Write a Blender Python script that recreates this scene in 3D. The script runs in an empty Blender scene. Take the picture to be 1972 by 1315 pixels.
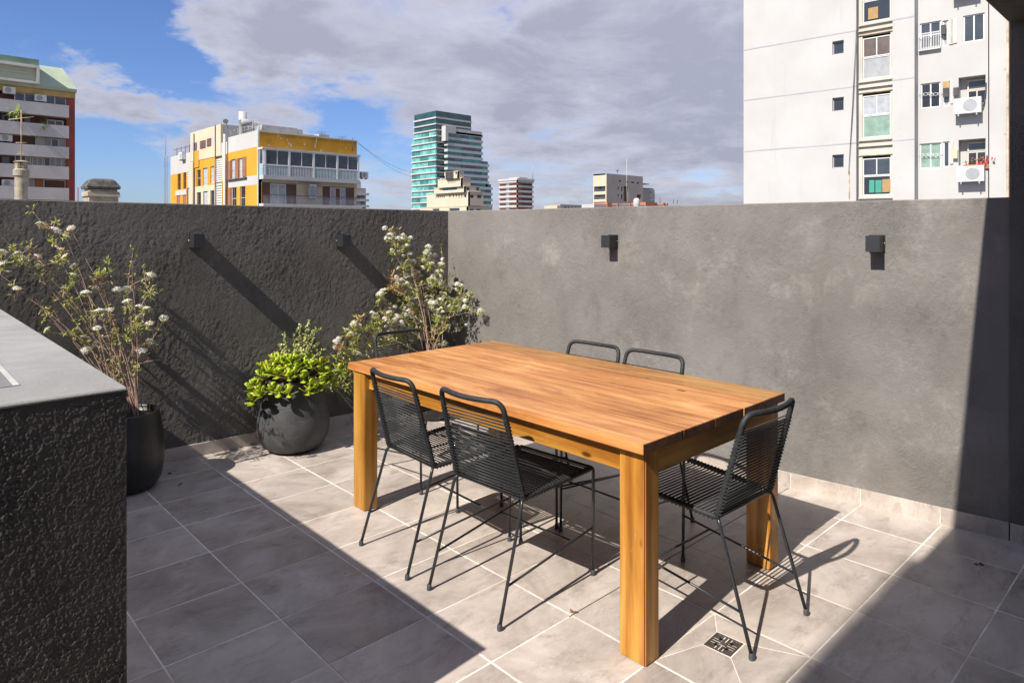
import bpy, bmesh, math, random
import numpy as np
from mathutils import Vector, Matrix
R = math.radians
rnd = random.Random(7)
scene = bpy.context.scene
COL = scene.collection
# ------------------------------------------------------------------ camera
F, YH, YAW, CX, CY, H = 1306.7, 442.08, .7563, -3.899, -4.854, 1.5
S_, C_ = math.sin(YAW), math.cos(YAW)
cam = bpy.data.cameras.new('camera')
cam.sensor_width = 36; cam.lens = 36 * F / 1972
cam.shift_y = -(657.5 - YH) / 1972
cam.clip_start = .05; cam.clip_end = 6000
co = bpy.data.objects.new('camera', cam); COL.objects.link(co)
co.location = (CX, CY, H); co.rotation_euler = (R(90), 0, -YAW)
scene.camera = co
# ------------------------------------------------------------------ light and sky
SUN_AZ, SUN_EL = 4.7, 43.9          # light travels towards this azimuth (from +X), falling at this elevation
scene.view_settings.view_transform = 'Standard'
scene.view_settings.look = 'None'
scene.view_settings.exposure = 0.78
scene.view_settings.gamma = 1
scene.view_settings.use_curve_mapping = False
sl = bpy.data.lights.new('sun', 'SUN'); sl.energy = 4.5; sl.angle = R(.5); sl.color = (1, .93, .83)
so = bpy.data.objects.new('sun', sl); COL.objects.link(so)
sd = Vector((math.cos(R(SUN_AZ)) * math.cos(R(SUN_EL)), math.sin(R(SUN_AZ)) * math.cos(R(SUN_EL)), -math.sin(R(SUN_EL))))
so.rotation_euler = (-sd).to_track_quat('Z', 'Y').to_euler()
so.location = (-20, 0, 20)


def raydir(u, v):
    r = (u - 986) / F; d = Vector((S_ + r * C_, C_ - r * S_, -(v - YH) / F)); return d.normalized()


W = bpy.data.worlds.new('World'); scene.world = W; W.use_nodes = True
nt = W.node_tree; N = nt.nodes; L = nt.links; N.clear()
def nn(t, **k):
    n = N.new(t)
    for a, b in k.items(): setattr(n, a, b)
    return n
def wm(op, a, b=None, c=None):
    n = nn('ShaderNodeMath', operation=op)
    for i, x in enumerate((a, b, c)):
        if x is None: continue
        if isinstance(x, (int, float)): n.inputs[i].default_value = x
        else: L.new(x, n.inputs[i])
    return n.outputs[0]
out = nn('ShaderNodeOutputWorld'); bg = nn('ShaderNodeBackground'); L.new(bg.outputs[0], out.inputs[0])
bg.inputs[1].default_value = .1
sky = nn('ShaderNodeTexSky', sky_type='NISHITA'); sky.sun_disc = False
sky.sun_elevation = R(SUN_EL); sky.sun_rotation = math.atan2(-sd.x, -sd.y)
sky.air_density = 1.0; sky.dust_density = .6; sky.ozone_density = 1.6; sky.altitude = 50
tc = nn('ShaderNodeTexCoord'); sep = nn('ShaderNodeSeparateXYZ'); L.new(tc.outputs['Generated'], sep.inputs[0])
zz = wm('ADD', wm('MAXIMUM', sep.outputs[2], 0.0), .16)
cb = nn('ShaderNodeCombineXYZ')
L.new(wm('DIVIDE', sep.outputs[0], zz), cb.inputs[0]); L.new(wm('DIVIDE', sep.outputs[1], zz), cb.inputs[1])
def noise(vec, scale, detail, rough, off=(0, 0, 0), dist=0.):
    mp = nn('ShaderNodeMapping'); mp.inputs['Location'].default_value = off; L.new(vec, mp.inputs[0])
    t = nn('ShaderNodeTexNoise'); t.inputs['Scale'].default_value = scale; t.inputs['Detail'].default_value = detail
    t.inputs['Roughness'].default_value = rough; t.inputs['Distortion'].default_value = dist
    L.new(mp.outputs[0], t.inputs[0]); return t.outputs[0]
big = noise(cb.outputs[0], .62, 7, .55, (3.1, 1.7, .4), .35)
fine = noise(cb.outputs[0], 2.6, 8, .62, (1.3, 7.7, .4), .5)
cov = wm('ADD', wm('MULTIPLY_ADD', big, .95, -.13), wm('MULTIPLY', fine, .68))
def vnoise(scale, amp, off):
    mp = nn('ShaderNodeMapping'); mp.inputs['Scale'].default_value = (1, 1, 2.2); mp.inputs['Location'].default_value = off; L.new(tc.outputs['Generated'], mp.inputs[0])
    t = nn('ShaderNodeTexNoise'); t.inputs['Scale'].default_value = scale; t.inputs['Detail'].default_value = 5; t.inputs['Roughness'].default_value = .6; L.new(mp.outputs[0], t.inputs[0])
    a = nn('ShaderNodeVectorMath', operation='SUBTRACT'); L.new(t.outputs[1], a.inputs[0]); a.inputs[1].default_value = (.5, .5, .5)
    b = nn('ShaderNodeVectorMath', operation='SCALE'); L.new(a.outputs[0], b.inputs[0]); b.inputs['Scale'].default_value = amp; return b.outputs[0]
wv = nn('ShaderNodeVectorMath', operation='ADD'); L.new(tc.outputs['Generated'], wv.inputs[0]); L.new(vnoise(9, .17, (0, 0, 0)), wv.inputs[1]); wdir = wv.outputs[0]
# broad weather: where the cloud deck is thick (+) and where it is open (-)
for (u, v, rad, amp) in ((100, 40, .15, -.34), (230, 60, .07, -.20), (310, 130, .045, -.26), (400, 160, .04, -.24), (490, 180, .04, -.24), (580, 195, .045, -.24), (680, 215, .045, -.26), (750, 250, .045, -.22), (620, 260, .05, -.10),
                         (230, 330, .10, -.28), (330, 330, .06, -.16), (730, 330, .06, -.18), (120, 270, .05, -.10), (965, 40, .028, -.20),
                         (160, 180, .045, .40), (240, 200, .045, .40), (330, 215, .045, .38), (420, 225, .045, .36), (510, 240, .045, .34), (590, 255, .035, .24), (390, 60, .06, .22), (480, 80, .06, .22), (600, 100, .07, .22), (520, 20, .1, .16),
                         (1180, 150, .30, .22), (880, 110, .18, .16), (1050, 240, .03, -.16), (1130, 250, .04, -.10), (1500, 60, .3, .2), (1300, 300, .12, .06), (1000, 310, .05, -.10), (1150, 330, .05, -.14), (900, 300, .04, -.1), (1350, 370, .05, -.12), (150, 310, .02, .14), (290, 300, .025, .16), (740, 290, .02, .12)):
    d = raydir(u, v)
    vs = nn('ShaderNodeVectorMath', operation='DISTANCE'); L.new(wdir, vs.inputs[0]); vs.inputs[1].default_value = d
    q = wm('DIVIDE', vs.outputs['Value'], rad)
    g = wm('EXPONENT', wm('MULTIPLY', wm('MULTIPLY', q, q), -1.))
    cov = wm('MULTIPLY_ADD', g, amp, cov)
mr = nn('ShaderNodeMapRange', interpolation_type='SMOOTHSTEP'); L.new(cov, mr.inputs[0])
mr.inputs[1].default_value = .50; mr.inputs[2].default_value = .86
# cloud tone: bright thin edges, greyer thick cores
tone = nn('ShaderNodeMapRange'); L.new(wm('ADD', cov, wm('MULTIPLY', noise(cb.outputs[0], 2.4, 9, .66, (9, 2, 3), .4), .75)), tone.inputs[0])
tone.inputs[1].default_value = .88; tone.inputs[2].default_value = 1.42
cc = nn('ShaderNodeMix', data_type='RGBA'); L.new(tone.outputs[0], cc.inputs[0])
cc.inputs[6].default_value = (3.8, 3.8, 4.3, 1); cc.inputs[7].default_value = (2.05, 2.09, 2.55, 1)
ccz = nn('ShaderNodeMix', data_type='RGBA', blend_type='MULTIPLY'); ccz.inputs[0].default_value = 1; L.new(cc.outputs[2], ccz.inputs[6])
L.new(wm('MULTIPLY_ADD', wm('MAXIMUM', sep.outputs[2], 0.0), 0.6, 1.08), ccz.inputs[7])   # clouds brightened towards the zenith, as under overcast, to raise the fill light
skc = nn('ShaderNodeMix', data_type='RGBA', blend_type='MULTIPLY'); skc.inputs[0].default_value = 1
L.new(sky.outputs[0], skc.inputs[6]); skc.inputs[7].default_value = (.46, .57, .84, 1)
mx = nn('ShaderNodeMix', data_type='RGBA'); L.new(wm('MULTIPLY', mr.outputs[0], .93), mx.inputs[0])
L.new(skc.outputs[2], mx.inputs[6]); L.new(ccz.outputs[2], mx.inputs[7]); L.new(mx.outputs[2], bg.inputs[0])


# ------------------------------------------------------------------ pixel helpers (used once, to find real positions)
def at(u, d):
    r = (u - 986) * d / F; return Vector((CX + d * S_ + r * C_, CY + d * C_ - r * S_))
def zat(v, d): return H - (v - YH) * d / F
def fl(u, v, z=0.):
    d = F * (H - z) / (v - YH); return at(u, d)


# ------------------------------------------------------------------ mesh helper
class MB:
    def __init__(s): s.v = []; s.f = []; s.smooth = []; s.mi = []; s.m = 0
    def add(s, vs, fs, smooth=False):
        o = len(s.v); s.v += [tuple(p) for p in vs]
        for f in fs: s.f.append(tuple(i + o for i in f)); s.smooth.append(smooth); s.mi.append(s.m)
    def box(s, a, b, M=None):
        x0, y0, z0 = a; x1, y1, z1 = b
        vs = [(x0, y0, z0), (x1, y0, z0), (x1, y1, z0), (x0, y1, z0), (x0, y0, z1), (x1, y0, z1), (x1, y1, z1), (x0, y1, z1)]
        if M: vs = [M @ Vector(p) for p in vs]
        s.add(vs, [(3, 2, 1, 0), (4, 5, 6, 7), (0, 1, 5, 4), (1, 2, 6, 5), (2, 3, 7, 6), (3, 0, 4, 7)])
        return s
    def cbox(s, a, b, c=.002, M=None):      # chamfered box
        bm = bmesh.new(); bmesh.ops.create_cube(bm, size=1)
        for v in bm.verts:
            v.co = Vector([(a[i] + b[i]) / 2 + v.co[i] * (b[i] - a[i]) for i in range(3)])
        bmesh.ops.bevel(bm, geom=bm.edges[:], offset=c, segments=1, affect='EDGES')
        bm.verts.index_update()
        s.add([(M @ v.co if M else v.co) for v in bm.verts], [[v.index for v in f.verts] for f in bm.faces]); bm.free()
        return s
    def tube(s, pts, r, sides=6, closed=False, caps=True, smooth=True):
        pts = [Vector(p) for p in pts]; n = len(pts)
        rs = r if isinstance(r, (list, tuple)) else [r] * n
        vs = []; up = None
        for i, p in enumerate(pts):
            if closed: t = pts[(i + 1) % n] - pts[i - 1]
            else: t = pts[min(i + 1, n - 1)] - pts[max(i - 1, 0)]
            t = t.normalized() if t.length > 1e-9 else Vector((0, 0, 1))
            if up is None:
                up = Vector((0, 0, 1)) if abs(t.z) < .9 else Vector((1, 0, 0))
            a = (up - t * up.dot(t))
            if a.length < 1e-6: a = t.orthogonal()
            a.normalize(); up = a; b = t.cross(a)
            for k in range(sides):
                w = 2 * math.pi * k / sides; vs.append(p + (a * math.cos(w) + b * math.sin(w)) * rs[i])
        fs = []
        for i in range(n if closed else n - 1):
            j = (i + 1) % n
            for k in range(sides):
                k2 = (k + 1) % sides; fs.append((i * sides + k, i * sides + k2, j * sides + k2, j * sides + k))
        if caps and not closed:
            fs.append(tuple(range(sides))[::-1]); fs.append(tuple((n - 1) * sides + k for k in range(sides)))
        s.add(vs, fs, smooth); return s
    def lathe(s, prof, c=(0, 0, 0), sides=32, smooth=True, wob=0):
        vs = []; fs = []
        for (r, z) in prof:
            for k in range(sides):
                w = 2 * math.pi * k / sides
                rr = r * (1 + wob * math.sin(3 * w + z * 9)); vs.append((c[0] + rr * math.cos(w), c[1] + rr * math.sin(w), c[2] + z))
        for i in range(len(prof) - 1):
            for k in range(sides):
                k2 = (k + 1) % sides; fs.append((i * sides + k, i * sides + k2, (i + 1) * sides + k2, (i + 1) * sides + k))
        s.add(vs, fs, smooth)
        for i, rev in ((0, 1), (len(prof) - 1, 0)):
            if prof[i][0] > 1e-4:
                o = len(s.v); s.v += vs[i * sides:(i + 1) * sides]; f = tuple(range(o, o + sides))
                s.f.append(f[::-1] if rev else f); s.smooth.append(False); s.mi.append(s.m)
        return s
    def mesh(s, name, mats):
        me = bpy.data.meshes.new(name); me.from_pydata(s.v, [], s.f)
        me.polygons.foreach_set('use_smooth', s.smooth); me.polygons.foreach_set('material_index', s.mi)
        for m in (mats if isinstance(mats, (list, tuple)) else [mats]): me.materials.append(m)
        me.update(); return me
    def build(s, name, mats, parent=None, loc=None):
        return obj(name, s.mesh(name, mats), parent, loc)


def obj(name, me, parent=None, loc=None, rot=None, scale=None):
    o = bpy.data.objects.new(name, me); COL.objects.link(o)
    if parent: o.parent = parent
    if loc is not None: o.location = loc
    if rot is not None: o.rotation_euler = rot
    if scale is not None: o.scale = scale
    return o
def tag(o, label=None, cat=None, group=None, kind=None):
    if label: o['label'] = label
    if cat: o['category'] = cat
    if group: o['group'] = group
    if kind: o['kind'] = kind
    return o
def empty(name, loc, label, cat, group=None, rz=0):
    o = bpy.data.objects.new(name, None); COL.objects.link(o); o.location = loc; o.rotation_euler = (0, 0, rz)
    o.empty_display_size = .1
    return tag(o, label, cat, group)
def kids(o): return [c for c in bpy.data.objects if c.parent == o]
def copy_tree(o, parent=None, table=None):
    c = o.copy(); COL.objects.link(c)
    if parent: c.parent = parent
    for ch in table.get(o.name, []): copy_tree(ch, c, table)
    return c
def tree_table():
    t = {}
    for o in bpy.data.objects:
        if o.parent: t.setdefault(o.parent.name, []).append(o)
    return t
def fillet(pts, rad, n=5):
    pts = [Vector(p) for p in pts]; o = [pts[0]]
    for i in range(1, len(pts) - 1):
        a = (pts[i - 1] - pts[i]); b = (pts[i + 1] - pts[i]); rr = min(rad[i] if isinstance(rad, (list, tuple)) else rad, a.length * .49, b.length * .49)
        p0 = pts[i] + a.normalized() * rr; p2 = pts[i] + b.normalized() * rr
        for k in range(n + 1):
            t = k / n; o.append(p0 * (1 - t) ** 2 + pts[i] * 2 * t * (1 - t) + p2 * t * t)
    o.append(pts[-1]); return o
def resample(pts, step):
    o = []; acc = 0; pts = [Vector(p) for p in pts]; Ls = [0]
    for i in range(1, len(pts)): Ls.append(Ls[-1] + (pts[i] - pts[i - 1]).length)
    n = max(2, int(Ls[-1] / step)); j = 0
    for k in range(n + 1):
        d = Ls[-1] * k / n
        while j < len(Ls) - 2 and Ls[j + 1] < d: j += 1
        t = (d - Ls[j]) / max(1e-9, Ls[j + 1] - Ls[j]); o.append(pts[j].lerp(pts[j + 1], min(1, t)))
    return o


# ------------------------------------------------------------------ materials
class MT:
    def __init__(s, name):
        s.m = bpy.data.materials.new(name); s.m.use_nodes = True; s.t = s.m.node_tree; s.N = s.t.nodes; s.L = s.t.links
        s.b = s.N['Principled BSDF']; s.tc = None; s.out = s.N['Material Output']
    def n(s, t, **k):
        q = s.N.new(t)
        for a, b in k.items(): setattr(q, a, b)
        return q
    def coord(s, kind='Object', scale=(1, 1, 1), rand=0, rot=(0, 0, 0)):
        tc = s.n('ShaderNodeTexCoord'); mp = s.n('ShaderNodeMapping'); mp.inputs['Scale'].default_value = scale; mp.inputs['Rotation'].default_value = rot
        src = tc.outputs[kind]
        if kind == 'World':
            g = s.n('ShaderNodeNewGeometry'); src = g.outputs['Position']
        if rand:
            oi = s.n('ShaderNodeObjectInfo'); va = s.n('ShaderNodeVectorMath', operation='MULTIPLY_ADD')
            va.inputs[1].default_value = (rand, rand * .7, rand * .43); s.L.new(oi.outputs['Random'], va.inputs[0])
            s.L.new(src, va.inputs[2]); src = va.outputs[0]
        s.L.new(src, mp.inputs[0]); return mp.outputs[0]
    def pos(s, scale=(1, 1, 1), rand=0, rot=(0, 0, 0)):
        g = s.n('ShaderNodeNewGeometry'); mp = s.n('ShaderNodeMapping'); mp.inputs['Scale'].default_value = scale; mp.inputs['Rotation'].default_value = rot
        src = g.outputs['Position']
        if rand:
            oi = s.n('ShaderNodeObjectInfo'); va = s.n('ShaderNodeVectorMath', operation='MULTIPLY_ADD')
            va.inputs[1].default_value = (rand, rand * .7, rand * .43); s.L.new(oi.outputs['Random'], va.inputs[0]); s.L.new(src, va.inputs[2]); src = va.outputs[0]
        s.L.new(src, mp.inputs[0]); return mp.outputs[0]
    def noise(s, vec, scale, detail=5, rough=.55, dist=0, out=0):
        t = s.n('ShaderNodeTexNoise'); t.inputs['Scale'].default_value = scale; t.inputs['Detail'].default_value = detail
        t.inputs['Roughness'].default_value = rough; t.inputs['Distortion'].default_value = dist; s.L.new(vec, t.inputs[0]); return t.outputs[out]
    def voro(s, vec, scale, feature='F1', rnd_=1):
        t = s.n('ShaderNodeTexVoronoi', feature=feature); t.inputs['Scale'].default_value = scale; t.inputs['Randomness'].default_value = rnd_
        s.L.new(vec, t.inputs[0]); return t.outputs['Distance']
    def math(s, op, a, b=None, c=None, clamp=False):
        n = s.n('ShaderNodeMath', operation=op); n.use_clamp = clamp
        for i, x in enumerate((a, b, c)):
            if x is None: continue
            if isinstance(x, (int, float)): n.inputs[i].default_value = x
            else: s.L.new(x, n.inputs[i])
        return n.outputs[0]
    def range(s, x, a, b, c=0., d=1.):
        n = s.n('ShaderNodeMapRange', interpolation_type='SMOOTHSTEP'); s.L.new(x, n.inputs[0])
        for i, q in enumerate((a, b, c, d)): n.inputs[i + 1].default_value = q
        return n.outputs[0]
    def mix(s, fac, a, b, blend='MIX'):
        n = s.n('ShaderNodeMix', data_type='RGBA', blend_type=blend)
        for i, x in ((0, fac), (6, a), (7, b)):
            if isinstance(x, (int, float)): n.inputs[i].default_value = x
            elif isinstance(x, (tuple, list)): n.inputs[i].default_value = (*x[:3], 1)
            else: s.L.new(x, n.inputs[i])
        return n.outputs[2]
    def ramp(s, fac, stops):
        n = s.n('ShaderNodeValToRGB'); s.L.new(fac, n.inputs[0]); e = n.color_ramp.elements
        while len(e) < len(stops): e.new(.5)
        for i, (p, c) in enumerate(stops): e[i].position = p; e[i].color = (*c, 1)
        return n.outputs[0]
    def bump(s, h, strength=.5, dist=.01, normal=None):
        n = s.n('ShaderNodeBump'); n.inputs['Strength'].default_value = strength; n.inputs['Distance'].default_value = dist
        s.L.new(h, n.inputs['Height'])
        if normal: s.L.new(normal, n.inputs['Normal'])
        return n.outputs[0]
    def fin(s, col=None, rough=.6, normal=None, spec=.5, metal=0., sub=None):
        if col is not None:
            if isinstance(col, (tuple, list)): s.b.inputs['Base Color'].default_value = (*col[:3], 1)
            else: s.L.new(col, s.b.inputs['Base Color'])
        if isinstance(rough, (int, float)): s.b.inputs['Roughness'].default_value = rough
        else: s.L.new(rough, s.b.inputs['Roughness'])
        s.b.inputs['Specular IOR Level'].default_value = spec; s.b.inputs['Metallic'].default_value = metal
        if normal is not None: s.L.new(normal, s.b.inputs['Normal'])
        return s.m
def plain(name, col, rough=.6, var=.25, scale=3., spec=.4, metal=0., bump=0., stain=0., world=True):
    t = MT(name); v = t.pos() if world else t.coord()
    n1 = t.noise(v, scale, 6, .6); c2 = tuple(min(1, c * (1 + var)) for c in col); c1 = tuple(c * (1 - var) for c in col)
    c = t.mix(t.range(n1, .3, .7), c1, c2)
    if stain:
        v2 = t.pos((1, 1, .18)); n2 = t.noise(v2, scale * 1.7, 6, .65)
        c = t.mix(t.math('MULTIPLY', t.range(n2, .52, .75), stain), c, tuple(x * .45 for x in col))
    nm = t.bump(t.noise(v, scale * 14, 4, .6), .5, bump) if bump else None
    return t.fin(c, rough, nm, spec, metal)


def make_plaster(name, base, light, patch, heavy=False, bd=.016):
    t = MT(name); v = t.pos()
    warp = t.noise(v, 5, 3, .5, 0, 1)
    va = t.n('ShaderNodeVectorMath', operation='MULTIPLY_ADD'); t.L.new(warp, va.inputs[0]); va.inputs[1].default_value = (.12, .12, .12); t.L.new(v, va.inputs[2])
    # trowelled stucco: short curved ridges in changing directions
    n1 = t.noise(va.outputs[0], 56, 6, .72, .35); n2 = t.noise(va.outputs[0], 13, 5, .6, .5); n3 = t.noise(v, 130, 4, .65)
    rid = t.math('MULTIPLY', t.math('ABSOLUTE', t.math('SUBTRACT', n1, .5)), t.range(t.noise(v, 2.1, 4, .6), .35, .65, .35, 1.15))
    h = t.math('ADD', t.math('MULTIPLY', rid, 1.5), t.math('ADD', t.math('MULTIPLY', n2, .45), t.math('MULTIPLY', n3, .30)))
    c = t.mix(t.range(t.noise(v, 1.3, 5, .6), .35, .68), base, light)
    m = t.math('MULTIPLY', t.range(t.noise(t.pos((1, 1, .9)), 3.1, 9, .72, .2), .52, .74), patch)
    c = t.mix(m, c, tuple(min(1, x * 1.9) for x in light))
    m2 = t.range(t.noise(t.pos((1.2, 1.2, .7)), 4.1, 8, .7), .50, .72)
    c = t.mix(t.math('MULTIPLY', m2, .4), c, tuple(x * .6 for x in base))
    c = t.mix(t.range(n1, .62, .8), c, tuple(min(1, x * 1.35) for x in light))
    return t.fin(c, .9, t.bump(h, 1.0, bd), .06)


M = {}
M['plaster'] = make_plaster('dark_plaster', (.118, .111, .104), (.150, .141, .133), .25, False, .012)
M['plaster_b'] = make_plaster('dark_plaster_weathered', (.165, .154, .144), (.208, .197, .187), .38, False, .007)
M['plaster_c'] = make_plaster('dark_plaster_rough', (.062, .058, .055), (.090, .084, .079), .1, True, .002)


def tile_mat():
    t = MT('concrete_look_porcelain'); v = t.pos(rand=37)
    a = t.noise(v, 2.3, 9, .70, .9); b = t.noise(t.pos((1, 2.6, 1), rand=19), 5.5, 10, .78, .4); c0 = t.noise(v, 60, 6, .8); c1 = t.noise(t.pos((1, 3.2, 1), rand=23), 12, 8, .8, .2)
    col = t.ramp(a, [(.36, (.32, .275, .243)), (.5, (.42, .368, .330)), (.64, (.52, .462, .415))])
    col = t.mix(t.math('MULTIPLY', t.range(b, .50, .66), .60), col, (.235, .203, .183))
    col = t.mix(t.math('MULTIPLY', t.range(c1, .52, .68), .45), col, (.56, .50, .45))
    col = t.mix(t.math('MULTIPLY', t.range(c0, .55, .75), .35), col, (.20, .17, .15))
    oi = t.n('ShaderNodeObjectInfo'); hv = t.n('ShaderNodeHueSaturation')
    t.L.new(t.range(oi.outputs['Random'], 0, 1, .90, 1.08), hv.inputs['Value']); t.L.new(col, hv.inputs['Color'])
    dirt = t.range(t.noise(t.pos(), 1.4, 8, .75), .52, .78)
    col = t.mix(t.math('MULTIPLY', dirt, .30), hv.outputs[0], (.25, .20, .155))
    spot = t.range(t.voro(t.pos(), 3.4), .030, .018); col = t.mix(t.math('MULTIPLY', spot, .6), col, (.10, .07, .05))
    rg = t.range(a, .3, .7, .26, .46)
    return t.fin(col, rg, t.bump(t.math('ADD', t.noise(v, 90, 4, .7), t.math('MULTIPLY', b, .6)), .3, .0012), .5)
M['tile'] = tile_mat()
def grout_mat():
    t = MT('pale_grout'); v = t.pos()
    c = t.mix(t.range(t.noise(v, 5, 6, .7), .35, .62), (.82, .77, .70), (.56, .50, .43))
    return t.fin(c, .85, t.bump(t.noise(v, 90, 4, .6), .5, .002), .2)
M['grout'] = grout_mat()
M['dark_joint'] = plain('open_joint', (.12, .10, .085), .9, .5, 9)
def wood_mat(name, c0, c1, c2, wear, rw=.07, fw=.20):
    t = MT(name)
    v = t.coord('Object', (1, 1, 1), 11.); vs = t.coord('Object', (.7, 3.0, 3.0), 11.)
    vf = t.coord('Object', (2.2, 70, 70), 11.)
    ring = t.n('ShaderNodeTexWave', wave_type='RINGS', rings_direction='X'); ring.inputs['Scale'].default_value = 5.5; ring.inputs['Distortion'].default_value = 9
    ring.inputs['Detail'].default_value = 3; ring.inputs['Detail Scale'].default_value = 1.2
    rv = t.coord('Object', (.10, 1, 1), 3.); t.L.new(rv, ring.inputs[0])
    g = t.noise(vs, 1.6, 7, .62, 1.2); f = t.noise(vf, 1.0, 5, .6, .3)
    mixv = t.math('ADD', t.math('MULTIPLY', ring.outputs[1], rw), t.math('ADD', t.math('MULTIPLY', g, .94 - rw - fw), t.math('MULTIPLY', f, fw + .06)))
    col = t.ramp(mixv, [(.36, c0), (.50, c1), (.66, c2)])
    # knots, resin smears and pale scuffs
    col = t.mix(t.math('MULTIPLY', t.range(f, .56, .68), .45), col, tuple(x * .55 for x in c0))
    kn = t.voro(t.coord('Object', (1.0, 2.6, 2.6), 7.), 2.1); col = t.mix(t.range(kn, .075, .03), col, tuple(x * .28 for x in c0))
    w1 = t.noise(t.coord('Object', (1, 2.4, 2.4), 5.), 5.5, 7, .7, 1.2)
    col = t.mix(t.math('MULTIPLY', t.range(w1, .60, .72), wear), col, (.55, .36, .19))
    w2 = t.noise(t.coord('Object', (1, 3, 3), 9.), 3.2, 6, .65, .8)
    col = t.mix(t.math('MULTIPLY', t.range(w2, .60, .76), wear * .7), col, (.17, .115, .045))
    oi = t.n('ShaderNodeObjectInfo'); hv = t.n('ShaderNodeHueSaturation')
    t.L.new(t.range(oi.outputs['Random'], 0, 1, .80, 1.10), hv.inputs['Value']); t.L.new(t.range(oi.outputs['Random'], 0, 1, .505, .496), hv.inputs['Hue']); t.L.new(col, hv.inputs['Color'])
    h = t.math('ADD', t.math('MULTIPLY', f, .5), t.math('MULTIPLY', g, .5))
    rg = t.range(w1, .4, .7, .30, .52)
    return t.fin(hv.outputs[0], rg, t.bump(h, .35, .0015), .5)
M['wood_top'] = wood_mat('oiled_wood_top', (.235, .078, .020), (.45, .195, .055), (.64, .36, .13), 1., .06, .26)
M['wood_side'] = wood_mat('oiled_wood_side', (.26, .098, .014), (.41, .185, .028), (.55, .29, .06), .5, .16, .30)
M['end_grain'] = wood_mat('end_grain', (.05, .022, .012), (.10, .045, .022), (.17, .08, .04), .2)
M['seam'] = plain('dirt_in_wood_joint', (.035, .02, .010), .9, .4, 20)
M['steel'] = plain('black_coated_steel', (.022, .024, .028), .34, .2, 20, .5, 0., world=False)
M['rope'] = plain('charcoal_rope', (.021, .023, .025), .6, .35, 60, .4, world=False)
M['cord'] = plain('charcoal_cord', (.019, .021, .023), .5, .3, 60, .45, world=False)
M['cap'] = plain('dark_foot_cap', (.05, .055, .065), .4, .2, 40)
M['lamp'] = plain('anthracite_aluminium', (.022, .024, .029), .42, .1, 30, .5)
M['screw'] = plain('zinc_screw', (.6, .6, .6), .3, .1, 30, .6, 1.)
def pot_mat(name, c, rough, streak):
    t = MT(name); v = t.coord(); n = t.noise(v, 7, 7, .65, .6)
    vv = t.coord('Object', (3, 3, 22)); n2 = t.noise(vv, 3, 6, .7, .8)
    col = t.mix(t.range(n, .35, .7), tuple(x * .75 for x in c), tuple(x * 1.35 for x in c))
    col = t.mix(t.math('MULTIPLY', t.range(n2, .6, .78), streak), col, (.30, .30, .29))
    h = t.math('ADD', n2, t.math('MULTIPLY', t.noise(v, 45, 4, .6), .4))
    return t.fin(col, rough, t.bump(h, .5, .004), .5)
M['pot_fibre'] = pot_mat('brushed_dark_fibre_clay', (.046, .047, .050), .62, .30)
M['pot_black'] = pot_mat('smooth_black_glaze', (.016, .016, .017), .34, .05)
M['soil'] = plain('soil', (.05, .035, .025), .95, .5, 25, bump=.02)
M['bark'] = plain('reddish_bark', (.38, .25, .20), .8, .35, 30)
M['twig'] = plain('pale_twig', (.46, .33, .28), .8, .25, 30)
def leaf_mat(name, a, b, c, rough=.45, trans=.25, freq=30):
    t = MT(name); v = t.pos(rand=5); n = t.noise(v, freq, 3, .5); n2 = t.noise(v, freq * .23, 3, .5)
    col = t.mix(t.range(n, .35, .65), a, b); col = t.mix(t.range(n2, .52, .66), col, c)
    m = t.fin(col, rough, None, .5)
    tr = t.n('ShaderNodeBsdfTranslucent'); t.L.new(col, tr.inputs[0]); ms = t.n('ShaderNodeMixShader'); ms.inputs[0].default_value = trans
    t.L.new(t.b.outputs[0], ms.inputs[1]); t.L.new(tr.outputs[0], ms.inputs[2]); t.L.new(ms.outputs[0], t.out.inputs[0]); return m
M['leaf_jade'] = leaf_mat('fleshy_green_leaf', (.36, .50, .03), (.54, .64, .05), (.52, .50, .05), .36, .28, 22)
M['leaf_elephant'] = leaf_mat('small_green_leaf', (.42, .52, .14), (.58, .64, .24), (.62, .62, .28), .4, .35)
M['leaf_spirea'] = leaf_mat('spirea_leaf', (.38, .44, .09), (.54, .56, .16), (.56, .33, .14), .5, .45)
M['leaf_dark'] = leaf_mat('deep_green_leaf', (.05, .10, .02), (.09, .16, .03), (.13, .20, .04), .45, .2)
M['petal'] = leaf_mat('white_petal', (.78, .77, .70), (.85, .84, .80), (.62, .64, .45), .6, .3, 45)
M['bud'] = leaf_mat('pink_bud', (.5, .25, .18), (.55, .4, .3), (.4, .4, .15), .6, .2, 45)
M['stem_green'] = plain('succulent_stem', (.20, .13, .08), .7, .2, 40)
M['dry'] = plain('dry_leaf', (.16, .09, .05), .8, .3, 60)
def screed():
    t = MT('smooth_cement_screed'); v = t.pos(); a = t.noise(v, 3.5, 7, .65, .4); b = t.noise(v, 240, 3, .7)
    c = t.mix(t.range(a, .35, .68), (.235, .235, .23), (.30, .30, .293)); c = t.mix(t.math('MULTIPLY', t.range(b, .60, .75), .55), c, (.14, .14, .135)); c = t.mix(t.math('MULTIPLY', t.range(b, .38, .28), .4), c, (.42, .42, .41))
    c = t.mix(t.math('MULTIPLY', t.range(t.noise(t.pos((1, .4, 1)), 5, 6, .7), .57, .75), .4), c, (.19, .17, .155))
    return t.fin(c, .88, t.bump(t.math('ADD', b, t.math('MULTIPLY', t.noise(v, 30, 4, .6), .6)), .5, .0025), .25)
M['concrete'] = screed()
M['mortar'] = plain('pale_mortar', (.40, .40, .39), .9, .15, 12)
M['hatch'] = plain('grey_metal_hatch', (.17, .172, .172), .75, .15, 6)
M['drain'] = plain('brushed_stainless', (.42, .39, .36), .34, .25, 30, .5, 1.)
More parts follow.
